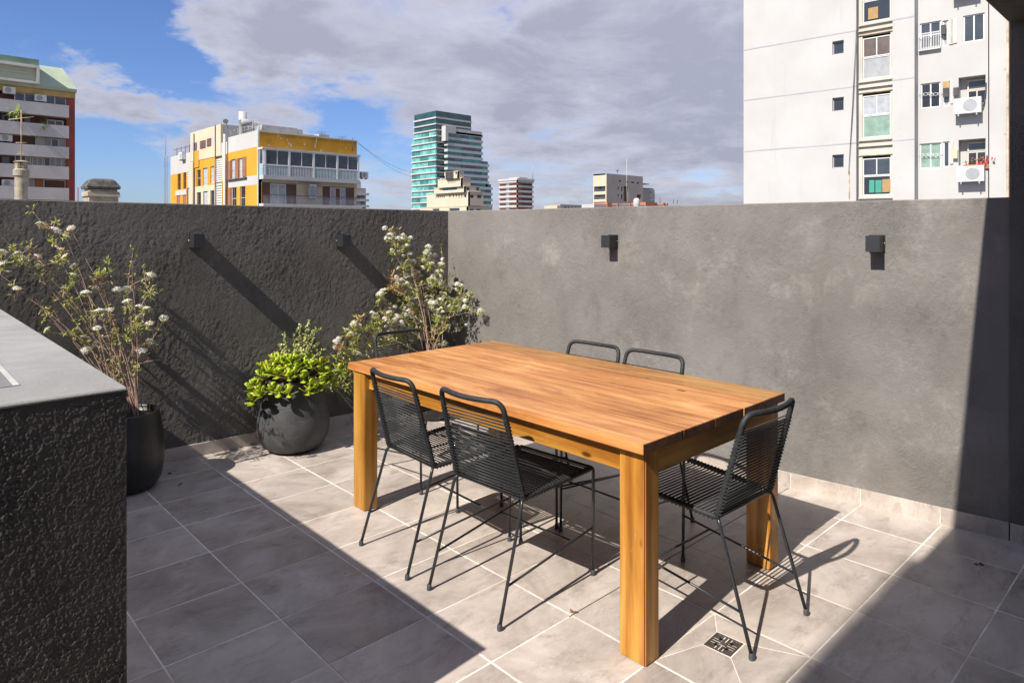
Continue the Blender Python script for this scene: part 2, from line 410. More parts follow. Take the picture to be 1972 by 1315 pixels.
M['void'] = plain('drain_void', (.01, .01, .01), .9, .1, 5)

# ================================================================== FLOOR (setting)
floor = MB().box((-9, -9.5, -.06), (.9, .25, -.0012)).build('floor', M['grout']); tag(floor, 'terrace floor of grey concrete-look porcelain tiles', kind='structure')
TX, TY = .417, .3757
xl = [.5833] + [.1663 - TX * k for k in range(0, 20)]
yl = [.0] + [-.0848 - TY * k for k in range(0, 22)]
G = .0032
def prism(poly, z0, z1, ch=.0012):
    n = len(poly); c = Vector((sum(p[0] for p in poly) / n, sum(p[1] for p in poly) / n))
    ins = [c + (Vector(p) - c) * (1 - ch / max(.02, (Vector(p) - c).length) * 1.4) for p in poly]
    vs = [(p[0], p[1], z0) for p in poly] + [(p[0], p[1], z1 - ch) for p in poly] + [(p[0], p[1], z1) for p in ins]
    fs = [tuple(range(2 * n, 3 * n))]
    for i in range(n):
        j = (i + 1) % n; fs += [(i, j, n + j, n + i), (n + i, n + j, 2 * n + j, 2 * n + i)]
    m = MB(); m.add(vs, fs); return m
tile_cache = {}
def tile(x0, x1, y0, y1, parent=floor):
    w, h = round(x1 - x0, 4), round(y1 - y0, 4)
    if (w, h) not in tile_cache:
        tile_cache[(w, h)] = prism([(-w / 2 + G, -h / 2 + G), (w / 2 - G, -h / 2 + G), (w / 2 - G, h / 2 - G), (-w / 2 + G, h / 2 - G)], -.008, 0.).mesh('tile', M['tile'])
    return obj('tile', tile_cache[(w, h)], parent, ((x0 + x1) / 2, (y0 + y1) / 2, rnd.uniform(-.0005, .0005)))
DC = (-1.655, -3.592); DS = .056
for i in range(len(xl) - 1):
    for j in range(len(yl) - 1):
        x1, x0 = xl[i], xl[i + 1]; y1, y0 = yl[j], yl[j + 1]
        if x0 < DC[0] < x1 and y0 < DC[1] < y1:
            ca = math.cos(.05); sa = math.sin(.05)
            dq = [(DC[0] + (a * ca - b * sa) * DS, DC[1] + (a * sa + b * ca) * DS) for a, b in ((-1, -1), (1, -1), (1, 1), (-1, 1))]
            oq = [(x0 + G, y0 + G), (x1 - G, y0 + G), (x1 - G, y1 - G), (x0 + G, y1 - G)]
            for k in range(4):
                k2 = (k + 1) % 4; a, b, c, d = map(Vector, (oq[k], oq[k2], dq[k2], dq[k]))
                e1 = (b - a).normalized() * G; e2 = (c - d).normalized() * G
                prism([a + e1, b - e1, c - e2 * .5, d + e2 * .5], -.008, 0.).build('tile', M['tile'], floor)
            continue
        tile(x0, x1, y0, y1)
MB().box((-1.93, -3.0945 - .0022, -.0038), (-.02, -3.0945 + .0022, -.0012)).build('open_joint', M['dark_joint'], floor, (0, .0042, 0))
# floor drain
dr = empty('floor_drain', (*DC, 0), 'square metal drain grate set in the diagonally cut floor tile', 'drain')
dr.rotation_euler = (0, 0, .05)
MB().box((-.052, -.052, -.02), (.052, .052, -.0075)).build('drain_pan', M['void'], dr)
g = MB(); w = .052
for a, b in (((-w, -w), (w, -w + .008)), ((-w, w - .008), (w, w)), ((-w, -w + .008), (-w + .008, w - .008)), ((w - .008, -w + .008), (w, w - .008))): g.box((*a, -.006), (*b, .0006))
g.build('grate_rim', M['drain'], dr)
g = MB()
for a in (0, 90, 180, 270):
    Mz = Matrix.Rotation(R(a), 4, 'Z')
    for q in (-.021, -.007, .007, .021): g.box((q - .0053, .012, -.005), (q + .0053, .046, 0.), Mz)
    g.box((.024, .024, -.005), (.0445, .0445, -.0003), Mz)
g.cbox((-.013, -.013, -.0055), (.013, .013, .0012), .002)
g.build('grate_bars', M['drain'], dr)

# ================================================================== TERRACE WALLS
CN = Vector((-.2914, -.2291)); AA, AB = R(-2.1476), R(-84.1828)      # inner corner; directions of the two parapets
def wall_mesh(x0, x1, z0, z1, th, m, cap=.012):
    """straight wall, inner face on y = 0, body towards +y, top running from z0 to z1"""
    vs = [(x, y, z) for (x, zt) in ((x0, z0), (x1, z1)) for (y, z) in ((0, -.06), (th, -.06), (th, zt - .006), (th - .006, zt), (.006, zt), (0, zt - .006))]
    fs = [(5, 4, 3, 2, 1, 0), (6, 7, 8, 9, 10, 11)] + [(k, (k + 1) % 6, 6 + (k + 1) % 6, 6 + k) for k in range(6)]
    m.add(vs, [f[::-1] for f in fs] if False else fs); return m
def placed(o, ang): o.location = (CN.x, CN.y, 0); o.rotation_euler = (0, 0, ang); return o
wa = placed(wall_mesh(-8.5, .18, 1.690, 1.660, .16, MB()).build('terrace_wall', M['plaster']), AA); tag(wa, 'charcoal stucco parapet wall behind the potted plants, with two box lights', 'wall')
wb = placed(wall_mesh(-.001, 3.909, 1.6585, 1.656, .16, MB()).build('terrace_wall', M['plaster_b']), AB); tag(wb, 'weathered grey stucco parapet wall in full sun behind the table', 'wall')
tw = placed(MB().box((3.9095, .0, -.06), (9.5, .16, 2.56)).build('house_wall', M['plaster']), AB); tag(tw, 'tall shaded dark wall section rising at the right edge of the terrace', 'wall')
SK = .085
def skirt(parent, lines):
    for i in range(len(lines) - 1):
        a, b = sorted((lines[i], lines[i + 1])); a += G * .7; b -= G * .7
        if b - a < .01: continue
        MB().cbox((a, -.0105, -.004), (b, -.0008, SK + rnd.uniform(-.0008, .0008)), .0012).build('skirting_tile', M['tile'], parent)
skirt(wa, [-.011] + [-.362 - .417 * k for k in range(0, 18)])
jb = [3.623 - .372 * k for k in range(10)][::-1]
skirt(wb, [.011] + jb + [3.909]); skirt(tw, [3.9095, 3.995] + [3.995 + .372 * k for k in range(1, 10)])
MB().box((-8, -.0090, 0), (-.004, -.0009, SK - .003)).build('skirting_grout', M['grout'], wa)
MB().box((.004, -.0090, 0), (3.9, -.0009, SK - .003)).build('skirting_grout', M['grout'], wb)
cn = MB().box((-9, -9.5, 2.5), (.35, -4.118, 2.72)).build('roof_canopy', M['plaster']); tag(cn, 'dark concrete canopy slab overhanging the top right corner', 'canopy')
st = MB().box((-12, -16, -.06), (-8., -4.46, 7.3)).build('shadow_block', M['plaster_b']); tag(st, 'unseen tall plain block beyond the left rear of the terrace, added to cast the right-hand floor shadow', 'building')  # out-of-view building volume, added for the soft shadow edge on the right-hand floor

# ---- masonry counter in the left foreground
CH = 1.14
ct = empty('masonry_counter', (-3.475, -3.12, 0), 'rough black stucco masonry counter with pale cement top in the left foreground', 'counter')
def fbm(P, seed, octs, base, gain=.55):
    rs = np.random.RandomState(seed); o = np.zeros(P.shape[0]); amp = 1.; fr = base
    for _ in range(octs):
        tab = rs.rand(64, 64); Q = P * fr; i = np.floor(Q).astype(int); f = Q - i; f = f * f * (3 - 2 * f)
        a = tab[i[:, 0] % 64, i[:, 1] % 64]; b = tab[(i[:, 0] + 1) % 64, i[:, 1] % 64]; c = tab[i[:, 0] % 64, (i[:, 1] + 1) % 64]; d = tab[(i[:, 0] + 1) % 64, (i[:, 1] + 1) % 64]
        o += amp * (a * (1 - f[:, 0]) * (1 - f[:, 1]) + b * f[:, 0] * (1 - f[:, 1]) + c * (1 - f[:, 0]) * f[:, 1] + d * f[:, 0] * f[:, 1] - .5); amp *= gain; fr *= 2.03
    return o
def rough_face(nx, nz, wdt, hgt, place, seed, amp, base=100, gain=.9, el=.42, ridge=.30):
    xs = np.linspace(0, wdt, nx); zs = np.linspace(0, hgt, nz); X, Z = np.meshgrid(xs, zs); P = np.stack([X.ravel(), Z.ravel()], 1)
    Q = P + np.stack([fbm(P, seed + 1, 2, 9.), fbm(P, seed + 2, 2, 9.)], 1) * .018
    n = 0; ws = 0
    for k, an in enumerate((.35, 1.15, -.45, -1.2)):       # short trowel strokes in a few directions, blended patch by patch
        ca, sa = math.cos(an), math.sin(an); A = np.stack([(Q[:, 0] * ca + Q[:, 1] * sa) * el, -Q[:, 0] * sa + Q[:, 1] * ca], 1) + 3.7 * k + 5
        w_ = np.clip(fbm(P + 2.3 * k, seed + 11 + k, 2, 7.) + (.12 if k < 2 else .02), .0, .25) ** 1.5 + 1e-4
        n = n + w_ * fbm(A, seed + 3 + k, 4, base, gain); ws = ws + w_
    n = n / ws; h = (np.abs(n) * -ridge + .1 + n * .55) + fbm(P, seed + 4, 3, base * .8, .8) * .40 + (fbm(P, seed + 5, 2, 300, .9) * .9 if base > 70 else 0)
    mask = np.clip(.65 + fbm(P, seed + 9, 3, 4.) * 1.1, .25, 1.2)
    h = h * mask * amp
    ed = np.minimum(1, np.minimum(P[:, 0], wdt - P[:, 0]) / .008)
    h = h * (.3 + .7 * ed); V = place(P[:, 0], P[:, 1], h)
    fs = [(j * nx + i, j * nx + i + 1, (j + 1) * nx + i + 1, (j + 1) * nx + i) for j in range(nz - 1) for i in range(nx - 1)]
    m = MB(); m.add(V.tolist(), fs, True); return m
Z = lambda a: np.zeros_like(a)
za = lambda x: 1.660 + .030 * (-x / 8.5)
rough_face(800, 310, 4.0, 1., lambda a, b, h: np.stack([a - 4.0, -.0012 - np.maximum(h, -.0009), SK - .01 + b * (za(a - 4.0) - .006 - SK + .01)], 1), 61, .0032, 56, .92, .6, .3).build('stucco_face', M['plaster'], wa)
rough_face(780, 310, 3.905, 1., lambda a, b, h: np.stack([a, -.0012 - np.maximum(h, -.0009), SK - .01 + b * (1.651 - SK + .01)], 1), 83, .0036, 56, .9, .65, .3).build('stucco_face', M['plaster_b'], wb)
body = MB().box((-.9, .006, -.01), (-.006, 2.99, CH - .010)); body.build('block', M['plaster_c'], ct)
rough_face(300, 520, .5, CH - .0092, lambda a, b, h: np.stack([a - .5, .0 - h, b], 1), 5, .0036).build('stucco_face', M['plaster_c'], ct).location = (0, 0, 0)
rough_face(420, 120, 2.98, CH - .0092, lambda a, b, h: np.stack([0 + h, a, b], 1), 35, .003).build('stucco_face', M['plaster_c'], ct)
tp = MB(); bm_ = tp.cbox((-.9, -.002, CH - .009), (.002, 2.995, CH), .0035)
tp.build('counter_top', M['concrete'], ct)
# recessed plate in the top, framed with pale mortar
a = fl(45, 740, CH) - Vector((-3.475, -3.12)); hx = a.x
mo = MB(); mo.box((hx - .02, .185, CH + .0006), (hx - .008, .62, CH + .0024))
mo.build('mortar_line', M['mortar'], ct)
MB().cbox((-.62, .184, CH - .001), (hx - .0205, .62, CH + .002), .0008).build('hatch_plate', M['hatch'], ct)


# ================================================================== TABLE
def board(parent, name, L_, Wd, T, loc, rot, mat, ch=.003, endmat=None):
    m = MB(); bm = bmesh.new(); bmesh.ops.create_cube(bm, size=1)
    for v in bm.verts: v.co = Vector((v.co.x * L_, v.co.y * Wd, v.co.z * T))
    bmesh.ops.bevel(bm, geom=bm.edges[:], offset=ch, segments=2, affect='EDGES')
    me = bpy.data.meshes.new(name); me.materials.append(mat)
    if endmat: me.materials.append(endmat)
    for f in bm.faces:
        if endmat and abs(f.normal.x) > .9: f.material_index = 1
    bm.to_mesh(me); bm.free()
    return obj(name, me, parent, loc, rot)
TZ = .775; X0, X1, Y0, Y1 = -2.008, -.948, -3.494, -1.545
tb = empty('dining_table', ((X0 + X1) / 2, (Y0 + Y1) / 2, 0), 'large solid timber table with thick square legs in the middle of the terrace', 'table')
ox, oy = tb.location.x, tb.location.y
cuts = [X0, -1.765, -1.545, -1.323, -1.142, X1]
sw_ = [.0046, .0024, .0034, .0028]
for i in range(5):
    a, b = cuts[i] + (sw_[i - 1] if i else 0), cuts[i + 1] - (sw_[i] if i < 4 else 0)
    dy = rnd.uniform(-.002, .002)
    board(tb, 'plank', Y1 - Y0, b - a, .036, ((a + b) / 2 - ox, dy, TZ - .018 + rnd.uniform(-.0008, .0008)), (0, 0, R(90)), M['wood_top'], .0014, M['end_grain'])
LH = TZ - .036
for cx_, g_w in zip(cuts[1:-1], sw_): MB().box((cx_ - g_w + .0002 - ox, Y0 + .0015 - oy, TZ - .0358), (cx_ + g_w - .0002 - ox, Y1 - .0015 - oy, TZ - .0020)).build('seam_filler', M['seam'], tb)
for (lx, ly) in ((-1.932, -3.422), (-1.954, -1.636), (-.985, -3.405), (-.985, -1.64)):
    board(tb, 'leg', LH, .112, .084, (lx - ox, ly - oy, LH / 2), (0, R(-90), 0), M['wood_side'], .005)
    # (local x is vertical)
ap = .092
board(tb, 'apron', 1.675, ap, .028, (-1.951 - ox, -2.529 - oy, LH - ap / 2), (R(90), 0, R(90)), M['wood_side'], .002)
board(tb, 'apron', 1.66, ap, .028, (-.962 - ox, -2.52 - oy, LH - ap / 2), (R(90), 0, R(90)), M['wood_side'], .002)
board(tb, 'apron', .862, ap, .028, (-1.4585 - ox, -3.455 - oy, LH - ap / 2), (R(90), 0, 0), M['wood_side'], .002)
board(tb, 'apron', .882, ap, .028, (-1.4695 - ox, -1.60 - oy, LH - ap / 2), (R(90), 0, 0), M['wood_side'], .002)

# ================================================================== CHAIRS
def make_chair():
    c = empty('rope_chair', (0, 0, 0), 'x', 'chair', 'black rope chairs around the table')
    SRr = lambda s: Vector((.195 * s, -.14, .448)); SFr = lambda s: Vector((.214 * s, .278, .468))
    RF = lambda s: Vector((.207 * s, -.284, .012)); FF = lambda s: Vector((.214 * s, .284, .012))
    for s in (-1, 1):
        p = fillet([SRr(s) + Vector((-.03 * s, .02, .003)), SRr(s) + Vector((.002 * s, -.008, -.006)), RF(s)], [0, .055, 0], 6)
        MB().tube(p, .0068, 10).build('leg', M['steel'], c)
        p = fillet([SFr(s) + Vector((-.03 * s, -.002, 0)), SFr(s) + Vector((.004 * s, .004, 0)), FF(s)], [0, .03, 0], 5)
        MB().tube(p, .0068, 10).build('leg', M['steel'], c)
    for s in (-1, 1):
        for q in (RF(s), FF(s)): MB().lathe([(.0095, -.012), (.011, -.008), (.0105, .004), (.009, .010), (.0078, .012)], q, 12).build('foot_cap', M['cap'], c)
    for s in (-1, 1):
        top = SRr(s) + Vector((.002 * s, -.02, -.03)); a = RF(s).lerp(top, .33); b = FF(s).lerp(SFr(s), .43)
        MB().tube([a, b], .0048, 8).build('side_stretcher', M['steel'], c)
    A = [RF(s).lerp(SRr(s) + Vector((.002 * s, -.02, -.03)), .33).lerp(FF(s).lerp(SFr(s), .43), .74) for s in (-1, 1)]
    MB().tube(A, .0048, 8).build('cross_stretcher', M['steel'], c)
    MB().tube([SFr(-1) + Vector((.005, .002, 0)), SFr(1) + Vector((-.005, .002, 0))], .0072, 8).build('front_rail', M['steel'], c)
    MB().tube([SRr(-1) + Vector((.004, 0, 0)), SRr(1) + Vector((-.004, 0, 0))], .0075, 8).build('rear_rail', M['steel'], c)
    def wrap(pts, r, name):
        p = resample(pts, .0026); rs = [r * (1 + (.055 if k % 2 else -.055)) for k in range(len(p))]
        MB().tube(p, rs, 9).build(name, M['rope'], c)
    tl = Vector((-.180, -.245, .841)); tr = Vector((.180, -.245, .841))
    back = fillet([SRr(-1), tl, Vector((-.09, -.270, .839)), Vector((0, -.278, .837)), Vector((.09, -.270, .839)), tr, SRr(1)], [0, .05, .05, .05, .05, .05, 0], 6)
    wrap(back, .0108, 'back_frame')
    for s in (-1, 1): wrap([SRr(s) + Vector((0, .004, .001)), SFr(s) + Vector((0, -.012, 0))], .0105, 'seat_side_rail')
    # cords: one closed loop of cord each, unit half-width, scaled to the local width
    cr = .0026
    def loop_mesh(ax):    # ax: offset direction of the two strands
        m = MB(); off = Vector(ax) * .0108; n = []
        m.tube([Vector((-1, 0, 0)) + off * .0, Vector((-.985, 0, 0)) + off, Vector((.985, 0, 0)) + off, Vector((1, 0, 0)), Vector((.985, 0, 0)) - off, Vector((-.985, 0, 0)) - off], cr, 5, closed=True)
        return m.mesh('cord', M['cord'])
    # keep the strand round after scaling in x by pre-dividing nothing: x is the strand axis
    d = (tl - SRr(-1)).normalized(); nrm = Vector((0, -d.z, d.y)).normalized()
    bm_ = loop_mesh((0, nrm.y, nrm.z)); sm_ = loop_mesh((0, 0, 1))
    nb = 23
    for k in range(nb):
        t = .022 + (k + .5) / nb * .80
        p = SRr(-1).lerp(tl, t); wdt = abs(p.x) + .009
        obj('cord', bm_, c, (0, p.y, p.z), (rnd.uniform(-.004, .004), 0, 0), (wdt, 1, 1))
    ns = 23
    for k in range(ns):
        t = .02 + (k + .5) / ns * .94
        p = SRr(-1).lerp(SFr(-1), t); obj('cord', sm_, c, (0, p.y, p.z), None, (abs(p.x) + .008, 1, 1))
    return c
proto = make_chair(); tt = tree_table()
# centre x, y, facing (direction the sitter looks, degrees from +X)
spots = [((-1.935, -2.238), -3.0, 'black rope chair beside the left table leg, left of the two on the near side'),
         ((-1.915, -2.752), 3.0, 'black rope chair nearest the camera, at the middle of the near long side'),
         ((-1.450, -3.428), 88.3, 'black rope chair standing alone at the right end of the table beside the drain'),
         ((-1.125, -2.345), 181.0, 'left chair of the pair behind the table against the grey wall'),
         ((-1.115, -2.745), 179.5, 'right chair of the pair behind the table against the grey wall'),
         ((-1.425, -1.415), -89., 'black rope chair at the far table end, in front of the corner flowering shrub')]
for i, ((x, y), ang, lab) in enumerate(spots):
    c = proto if i == 0 else copy_tree(proto, None, tt)
    c.location = (x, y, 0); c.rotation_euler = (0, 0, R(ang - 90)); c['label'] = lab

# ================================================================== WALL LIGHTS
def make_lamp():
    c = empty('wall_light', (0, 0, 0), 'x', 'wall light', 'box wall lights on the terrace walls')
    # local: wall plane y=0, protrudes towards -y
    MB().cbox((-.039, -.010, -.047), (.039, .0, .047), .002).build('back_plate', M['lamp'], c)
    g = MB(); w, dp, h, t = .034, .105, .0425, .004
    g.box((-w, -dp, -h), (-w + t, -.0102, h)); g.box((w - t, -dp, -h), (w, -.0102, h)); g.box((-w + t, -dp, -h), (w - t, -dp + t, h)); g.box((-w + t, -.016, -h), (w - t, -.0102, h))
    g.build('housing', M['lamp'], c)
    MB().box((-w + t, -dp + t, -.02), (w - t, -.016, .02)).build('reflector', M['void'], c)
    for s in (-1, 1): MB().lathe([(.0035, 0), (.003, .0016), (.0, .002)], (0, 0, 0), 10).build('screw', M['screw'], c, (s * .0365, -.0101, .002)).rotation_euler = (R(90), 0, 0)
    return c
lp = make_lamp(); tt = tree_table()
for i, (k, wl_, lab) in enumerate(((-2.058, AA, 'leftmost black box wall light on the dark wall'), (-1.008, AA, 'black box wall light on the dark wall, left of the tall flowering shrub'),
                                  (1.666, AB, 'black box wall light on the sunny grey wall above the pair of rear chairs'), (3.332, AB, 'rightmost black box wall light on the grey wall below the white tower'))):
    c = lp if i == 0 else copy_tree(lp, None, tt)
    c.location = (CN.x + math.cos(wl_) * k, CN.y + math.sin(wl_) * k, (1.424, 1.414, 1.417, 1.424)[i]); c.rotation_euler = (0, 0, wl_); c['label'] = lab
def walld(u):
    """depth of the parapet seen at pixel column u"""
    best = 99
    q = (u - 986) / F; r = Vector((S_ + q * C_, C_ - q * S_))
    for a, sg in ((AA, -1), (AB, 1)):
        t = Vector((math.cos(a), math.sin(a))) * sg; w = CN - Vector((CX, CY)); det = r.x * -t.y + t.x * r.y
        d = (w.x * -t.y + t.x * w.y) / det; k = (r.x * w.y - r.y * w.x) / det
        if k > -.01 and d > 0: best = min(best, d)
    return best
# ================================================================== PLANTS
def bez(p0, p1, p2, n):
    return [p0 * (1 - t) ** 2 + p1 * 2 * t * (1 - t) + p2 * t * t for t in [i / n for i in range(n + 1)]]
def leafquad(m, p, d, up, ln, wd, fold=.25, droop=0.):
    side = d.cross(up)
    side = side.normalized() if side.length > 1e-5 else Vector((1, 0, 0))
    u = side.cross(d).normalized(); mid = p + d * ln * .5 - u * wd * fold
    m.add([p, mid + side * wd * .5 + u * wd * fold * 1.4, p + d * ln - u * droop * ln, mid - side * wd * .5 + u * wd * fold * 1.4, mid], [(0, 4, 1), (1, 4, 2), (2, 4, 3), (3, 4, 0)])
def rv(r=rnd): 
    return Vector((r.gauss(0, 1), r.gauss(0, 1), r.gauss(0, 1))).normalized()
# a flat-topped cluster of tiny five-petalled flowers, built a few times and reused
def cluster_mesh(seed, rad, flat, buds=0.):
    r = random.Random(seed); m = MB(); n = 52
    for k in range(n):
        a = k * 2.39996; q = math.sqrt((k + .5) / n)
        z = rad * flat * (1 - q * q) + r.uniform(-.08, .08) * rad
        c = Vector((math.cos(a) * q * rad, math.sin(a) * q * rad, z)) + rv(r) * rad * .07
        nrm = (Vector((c.x * (1.1 if flat < .6 else 2.0), c.y * (1.1 if flat < .6 else 2.0), rad * .9))).normalized(); t1 = nrm.orthogonal().normalized(); t2 = nrm.cross(t1)
        s = rad * .27 * r.uniform(.7, 1.15); ph = r.uniform(0, 6)
        m.m = 1 if r.random() < buds else 0
        vs = [c + nrm * s * .1]; 
        for j in range(10):
            w = ph + j * math.pi / 5; rr = s if j % 2 == 0 else s * .42; vs.append(c + (t1 * math.cos(w) + t2 * math.sin(w)) * rr + nrm * (s * .25 if j % 2 == 0 else 0))
        m.add(vs, [(0, 1 + j, 1 + (j + 1) % 10) for j in range(10)])
        if k % 4 == 0:
            m.m = 2; m.tube([Vector((0, 0, -rad * .9)), c], rad * .018, 3, caps=False)
    return m.mesh('flower_cluster', [M['petal'], M['bud'], M['leaf_spirea']])
CLW = [cluster_mesh(s, .032, .42, .08) for s in (1, 2, 3, 4)]
CLR = [cluster_mesh(s + 9, .035, .85, .05) for s in (1, 2, 3)] 
BUD = [cluster_mesh(s + 30, .024, .4, .75) for s in (1, 2)]

def shrub(name, label, base, d0, tips, twigs, leafy, CL, seed, dspread, leafsize, dense, group, mains=14, extra=()):
    r = random.Random(seed); root = empty(name, base, label, 'shrub', group)
    B = Vector(base)
    pts = []      # skeleton points: (pos, parent index, radius-weight)
    T = []
    for kind, lst in (('f', tips), ('t', twigs), ('l', leafy)):
        for it in lst:
            u, v = it[:2]; dd = it[2] if len(it) > 2 else d0 + r.gauss(0, dspread)
            dd = min(dd, walld(u) - .06 - .10 * r.random())
            T.append((kind, Vector((*at(u, dd), zat(v, dd))) - B))
    T.sort(key=lambda q: -q[1].z)
    skel = []; paths = []
    main = [t for i, t in enumerate(T) if i % max(1, len(T) // mains) == 0][:mains + 2]; rest = [t for t in T if t not in main]
    for kind, p in main:
        a = r.uniform(0, 6.28); b0 = Vector((math.cos(a) * .06, math.sin(a) * .06, 0))
        mid = b0.lerp(p, .45) + Vector((-(p.x - b0.x) * .22, -(p.y - b0.y) * .22, abs(p.z) * .10)) + rv(r) * .02
        path = bez(b0, mid, p, 12); path = [q + rv(r) * .004 * (i > 0) for i, q in enumerate(path)]
        paths.append((path, .0032 + .0012 * r.random(), .0010)); skel += [(q, i / 12) for i, q in enumerate(path) if i >= 4]
    rest.sort(key=lambda t: t[1].length)
    for kind, p in rest:
        best = min(skel, key=lambda q: (q[0] - p).length + (.5 if q[0].z > p.z - .02 else 0) + q[1] * .03)
        q0 = best[0]; L_ = (p - q0).length; mid = q0.lerp(p, .5) + Vector((0, 0, .10 * L_)) + rv(r) * .06 * L_
        path = bez(q0, mid, p, 6); paths.append((path, .0021, .0008)); skel += [(x, .6 + .05 * i) for i, x in enumerate(path) if i >= 2]
    st = MB(); tw_ = MB()
    for path, a, b in paths:
        n = len(path); (st if a > .0025 else tw_).tube(path, [a + (b - a) * i / (n - 1) for i in range(n)], 5, caps=False)
    st.build('stem', M['bark'], root)
    # short side twigs
    for q, w in skel:
        if r.random() < .30:
            d = (rv(r) + Vector((0, 0, .5))).normalized(); tw_.tube([q, q + d * r.uniform(.02, .07)], [.0009, .0005], 3, caps=False)
    tag(tw_.build('twigs', M['twig'], root), kind='stuff')
    lf = MB()
    def spray(p, n, rad):
        for _ in range(n):
            o = p + rv(r) * rad * r.random(); d = ((o - p) + rv(r) * .02 + Vector((0, 0, .012))).normalized()
            leafquad(lf, o, d, Vector((0, 0, 1)) + rv(r) * .5, leafsize * r.uniform(.6, 1.25), leafsize * r.uniform(.28, .45), .22, r.uniform(0, .3))
    for kind, p in T:
        if kind == 'f':
            me = r.choice(CL) if r.random() > .12 else r.choice(BUD); s = r.uniform(.6, .95)
            o = obj('flower_cluster', me, root, p + Vector((0, 0, .012)), (r.gauss(0, .35), r.gauss(0, .35), r.uniform(0, 6)), (s, s, s))
            if dense > .8:
                for _ in range(2):
                    s = r.uniform(.45, .7); obj('flower_cluster', r.choice(CL), root, p + rv(r) * .05, (r.gauss(0, .5), r.gauss(0, .5), r.uniform(0, 6)), (s, s, s))
            spray(p - Vector((0, 0, .012)), int(11 * dense), .032)
        elif kind == 'l': spray(p, int(18 * dense), .048)
        else:
            if r.random() < .3: spray(p, 2, .01)
    for path, a, b in paths:
        n = len(path)
        for i in range(n // 2 if a > .0025 else 1, n):
            if r.random() < .55 * dense: spray(path[i], r.randint(2, 6), .022)
    for q in extra: spray(Vector((*at(q[0], q[2]), zat(q[1], q[2]))) - B, int(q[3]), q[4])
    tag(lf.build('foliage', M['leaf_spirea'], root), kind='stuff')
    return root
# --- pot 1 with the bare-stemmed spirea
p1 = (-2.822, -.455)
pt = MB(); pt.lathe([(.0, .0), (.115, .0), (.150, .012), (.180, .06), (.194, .14), (.197, .21), (.192, .30), (.180, .38), (.169, .440), (.167, .447), (.160, .447), (.156, .44), (.158, .40), (.0, .40)], (0, 0, 0), 48)
po = pt.build('flower_pot', M['pot_black'], None, (*p1, 0)); tag(po, 'tall smooth black pot half hidden behind the masonry counter', 'plant pot', 'plant pots along the dark wall')
sb = MB().lathe([(.0, .0), (.156, .0), (.156, .012), (.10, .020), (.0, .024)], (0, 0, 0), 24).build('soil', M['soil'], po, (0, 0, .40))
K = .4412
c1 = [(183,85),(245,108),(310,98),(288,133),(268,190),(78,213),(165,223),(103,232),(285,220),(170,265),(325,262),(320,302),(8,205),(8,255),(282,358),(75,362),(375,380),(440,322),(513,367),(557,365),(660,303),(610,440),(640,447),(555,418),(435,460),(480,455),(610,490),(652,513),(715,490),(425,535),(500,543),(330,550),(205,543),(475,572),(370,580),(415,607),(375,630),(655,592),(618,632),(400,462),(560,430)]
t1 = [(570,180),(625,265),(140,15),(245,60),(0,125),(465,240),(405,330),(705,665),(690,370),(150,395),(0,290),(580,190),(330,215),(240,240)]
l1 = [(300,420),(270,240),(230,155),(130,175),(60,190),(470,285),(425,290),(330,440),(300,405),(560,440),(590,520),(510,600),(540,565),(600,705),(560,740),(655,370),(640,350),(480,500),(380,540),(170,300),(210,440),(320,340),(580,600),(500,690),(90,235),(200,480)]
sc = lambda L_: [(u * K, 400 + v * K) for u, v in L_]
shrub('spirea_shrub', 'tall sparse shrub of bare pinkish stems with flat white flower heads behind the counter', (*p1, .415), 3.98, sc(c1), sc(t1), sc(l1), CLW, 3, .10, .029, .62, 'white flowering shrubs in pots', 24)
# --- pot 3 in the corner with the denser spirea (mostly hidden behind table and end chair)
p3 = (-.62, -.475)
pt = MB(); pt.lathe([(.0, .0), (.10, .0), (.14, .012), (.175, .07), (.19, .15), (.185, .26), (.172, .36), (.165, .40), (.157, .40), (.155, .36), (.0, .36)], (0, 0, 0), 40)
po = pt.build('flower_pot', M['pot_black'], None, (*p3, 0)); tag(po, 'dark pot in the wall corner beneath the tall white flowering shrub, hidden behind the table', 'plant pot', 'plant pots along the dark wall')
MB().lathe([(.0, .0), (.153, .0), (.153, .012), (.0, .02)], (0, 0, 0), 24).build('soil', M['soil'], po, (0, 0, .36))
K3 = .3802
c3 = [(873,120),(870,155),(918,160),(940,165),(888,230),(960,200),(1065,208),(1052,237),(1075,255),(1015,262),(1040,275),(1060,285),(1000,290),(965,285),(970,245),(945,320),(1000,335),(930,378),(915,400),(900,372),(825,440),(868,497),(858,540),(797,558),(1118,300),(1135,295),(1110,335),(1128,385),(1075,410),(1095,435),(1087,368),(1212,400),(1225,440),(1272,452),(1208,475),(1168,470),(1250,512),(1330,530),(1228,592),(1080,485),(1110,490),(1130,500),(1140,520),(1100,520),(1010,505),(980,540),(940,535),(905,560),(990,595),(930,600),(880,610),(1040,570),(1120,560),(1110,610),(1145,565),(600,690),(655,625),(690,600),(870,650),(860,680),(1000,650),(710,755),(1147,695),(930,560),(1060,480),(1155,415),(960,440),(975,500),(1020,540),(1125,480),(1105,545),(1090,500),(985,345),(925,405),(955,175),(1215,480),(1005,525),(870,545),(820,448)]
t3 = [(915,115),(1130,190),(1010,330),(1185,350),(860,420),(810,500),(1280,430),(1100,690)]
l3 = [(900,200),(930,300),(880,410),(960,400),(1060,300),(1100,380),(1150,430),(950,470),(1180,520),(1110,570),(850,560),(820,590),(740,620),(700,660),(660,640),(630,700),(690,700),(715,560),(760,690),(800,650),(1150,610),(990,430),(880,350),(620,730),(590,760),(660,740),(700,610),(780,600),(910,660),(1050,640)]
sc3 = lambda L_: [(420 + u * K3, 400 + v * K3) for u, v in L_]
fx = []
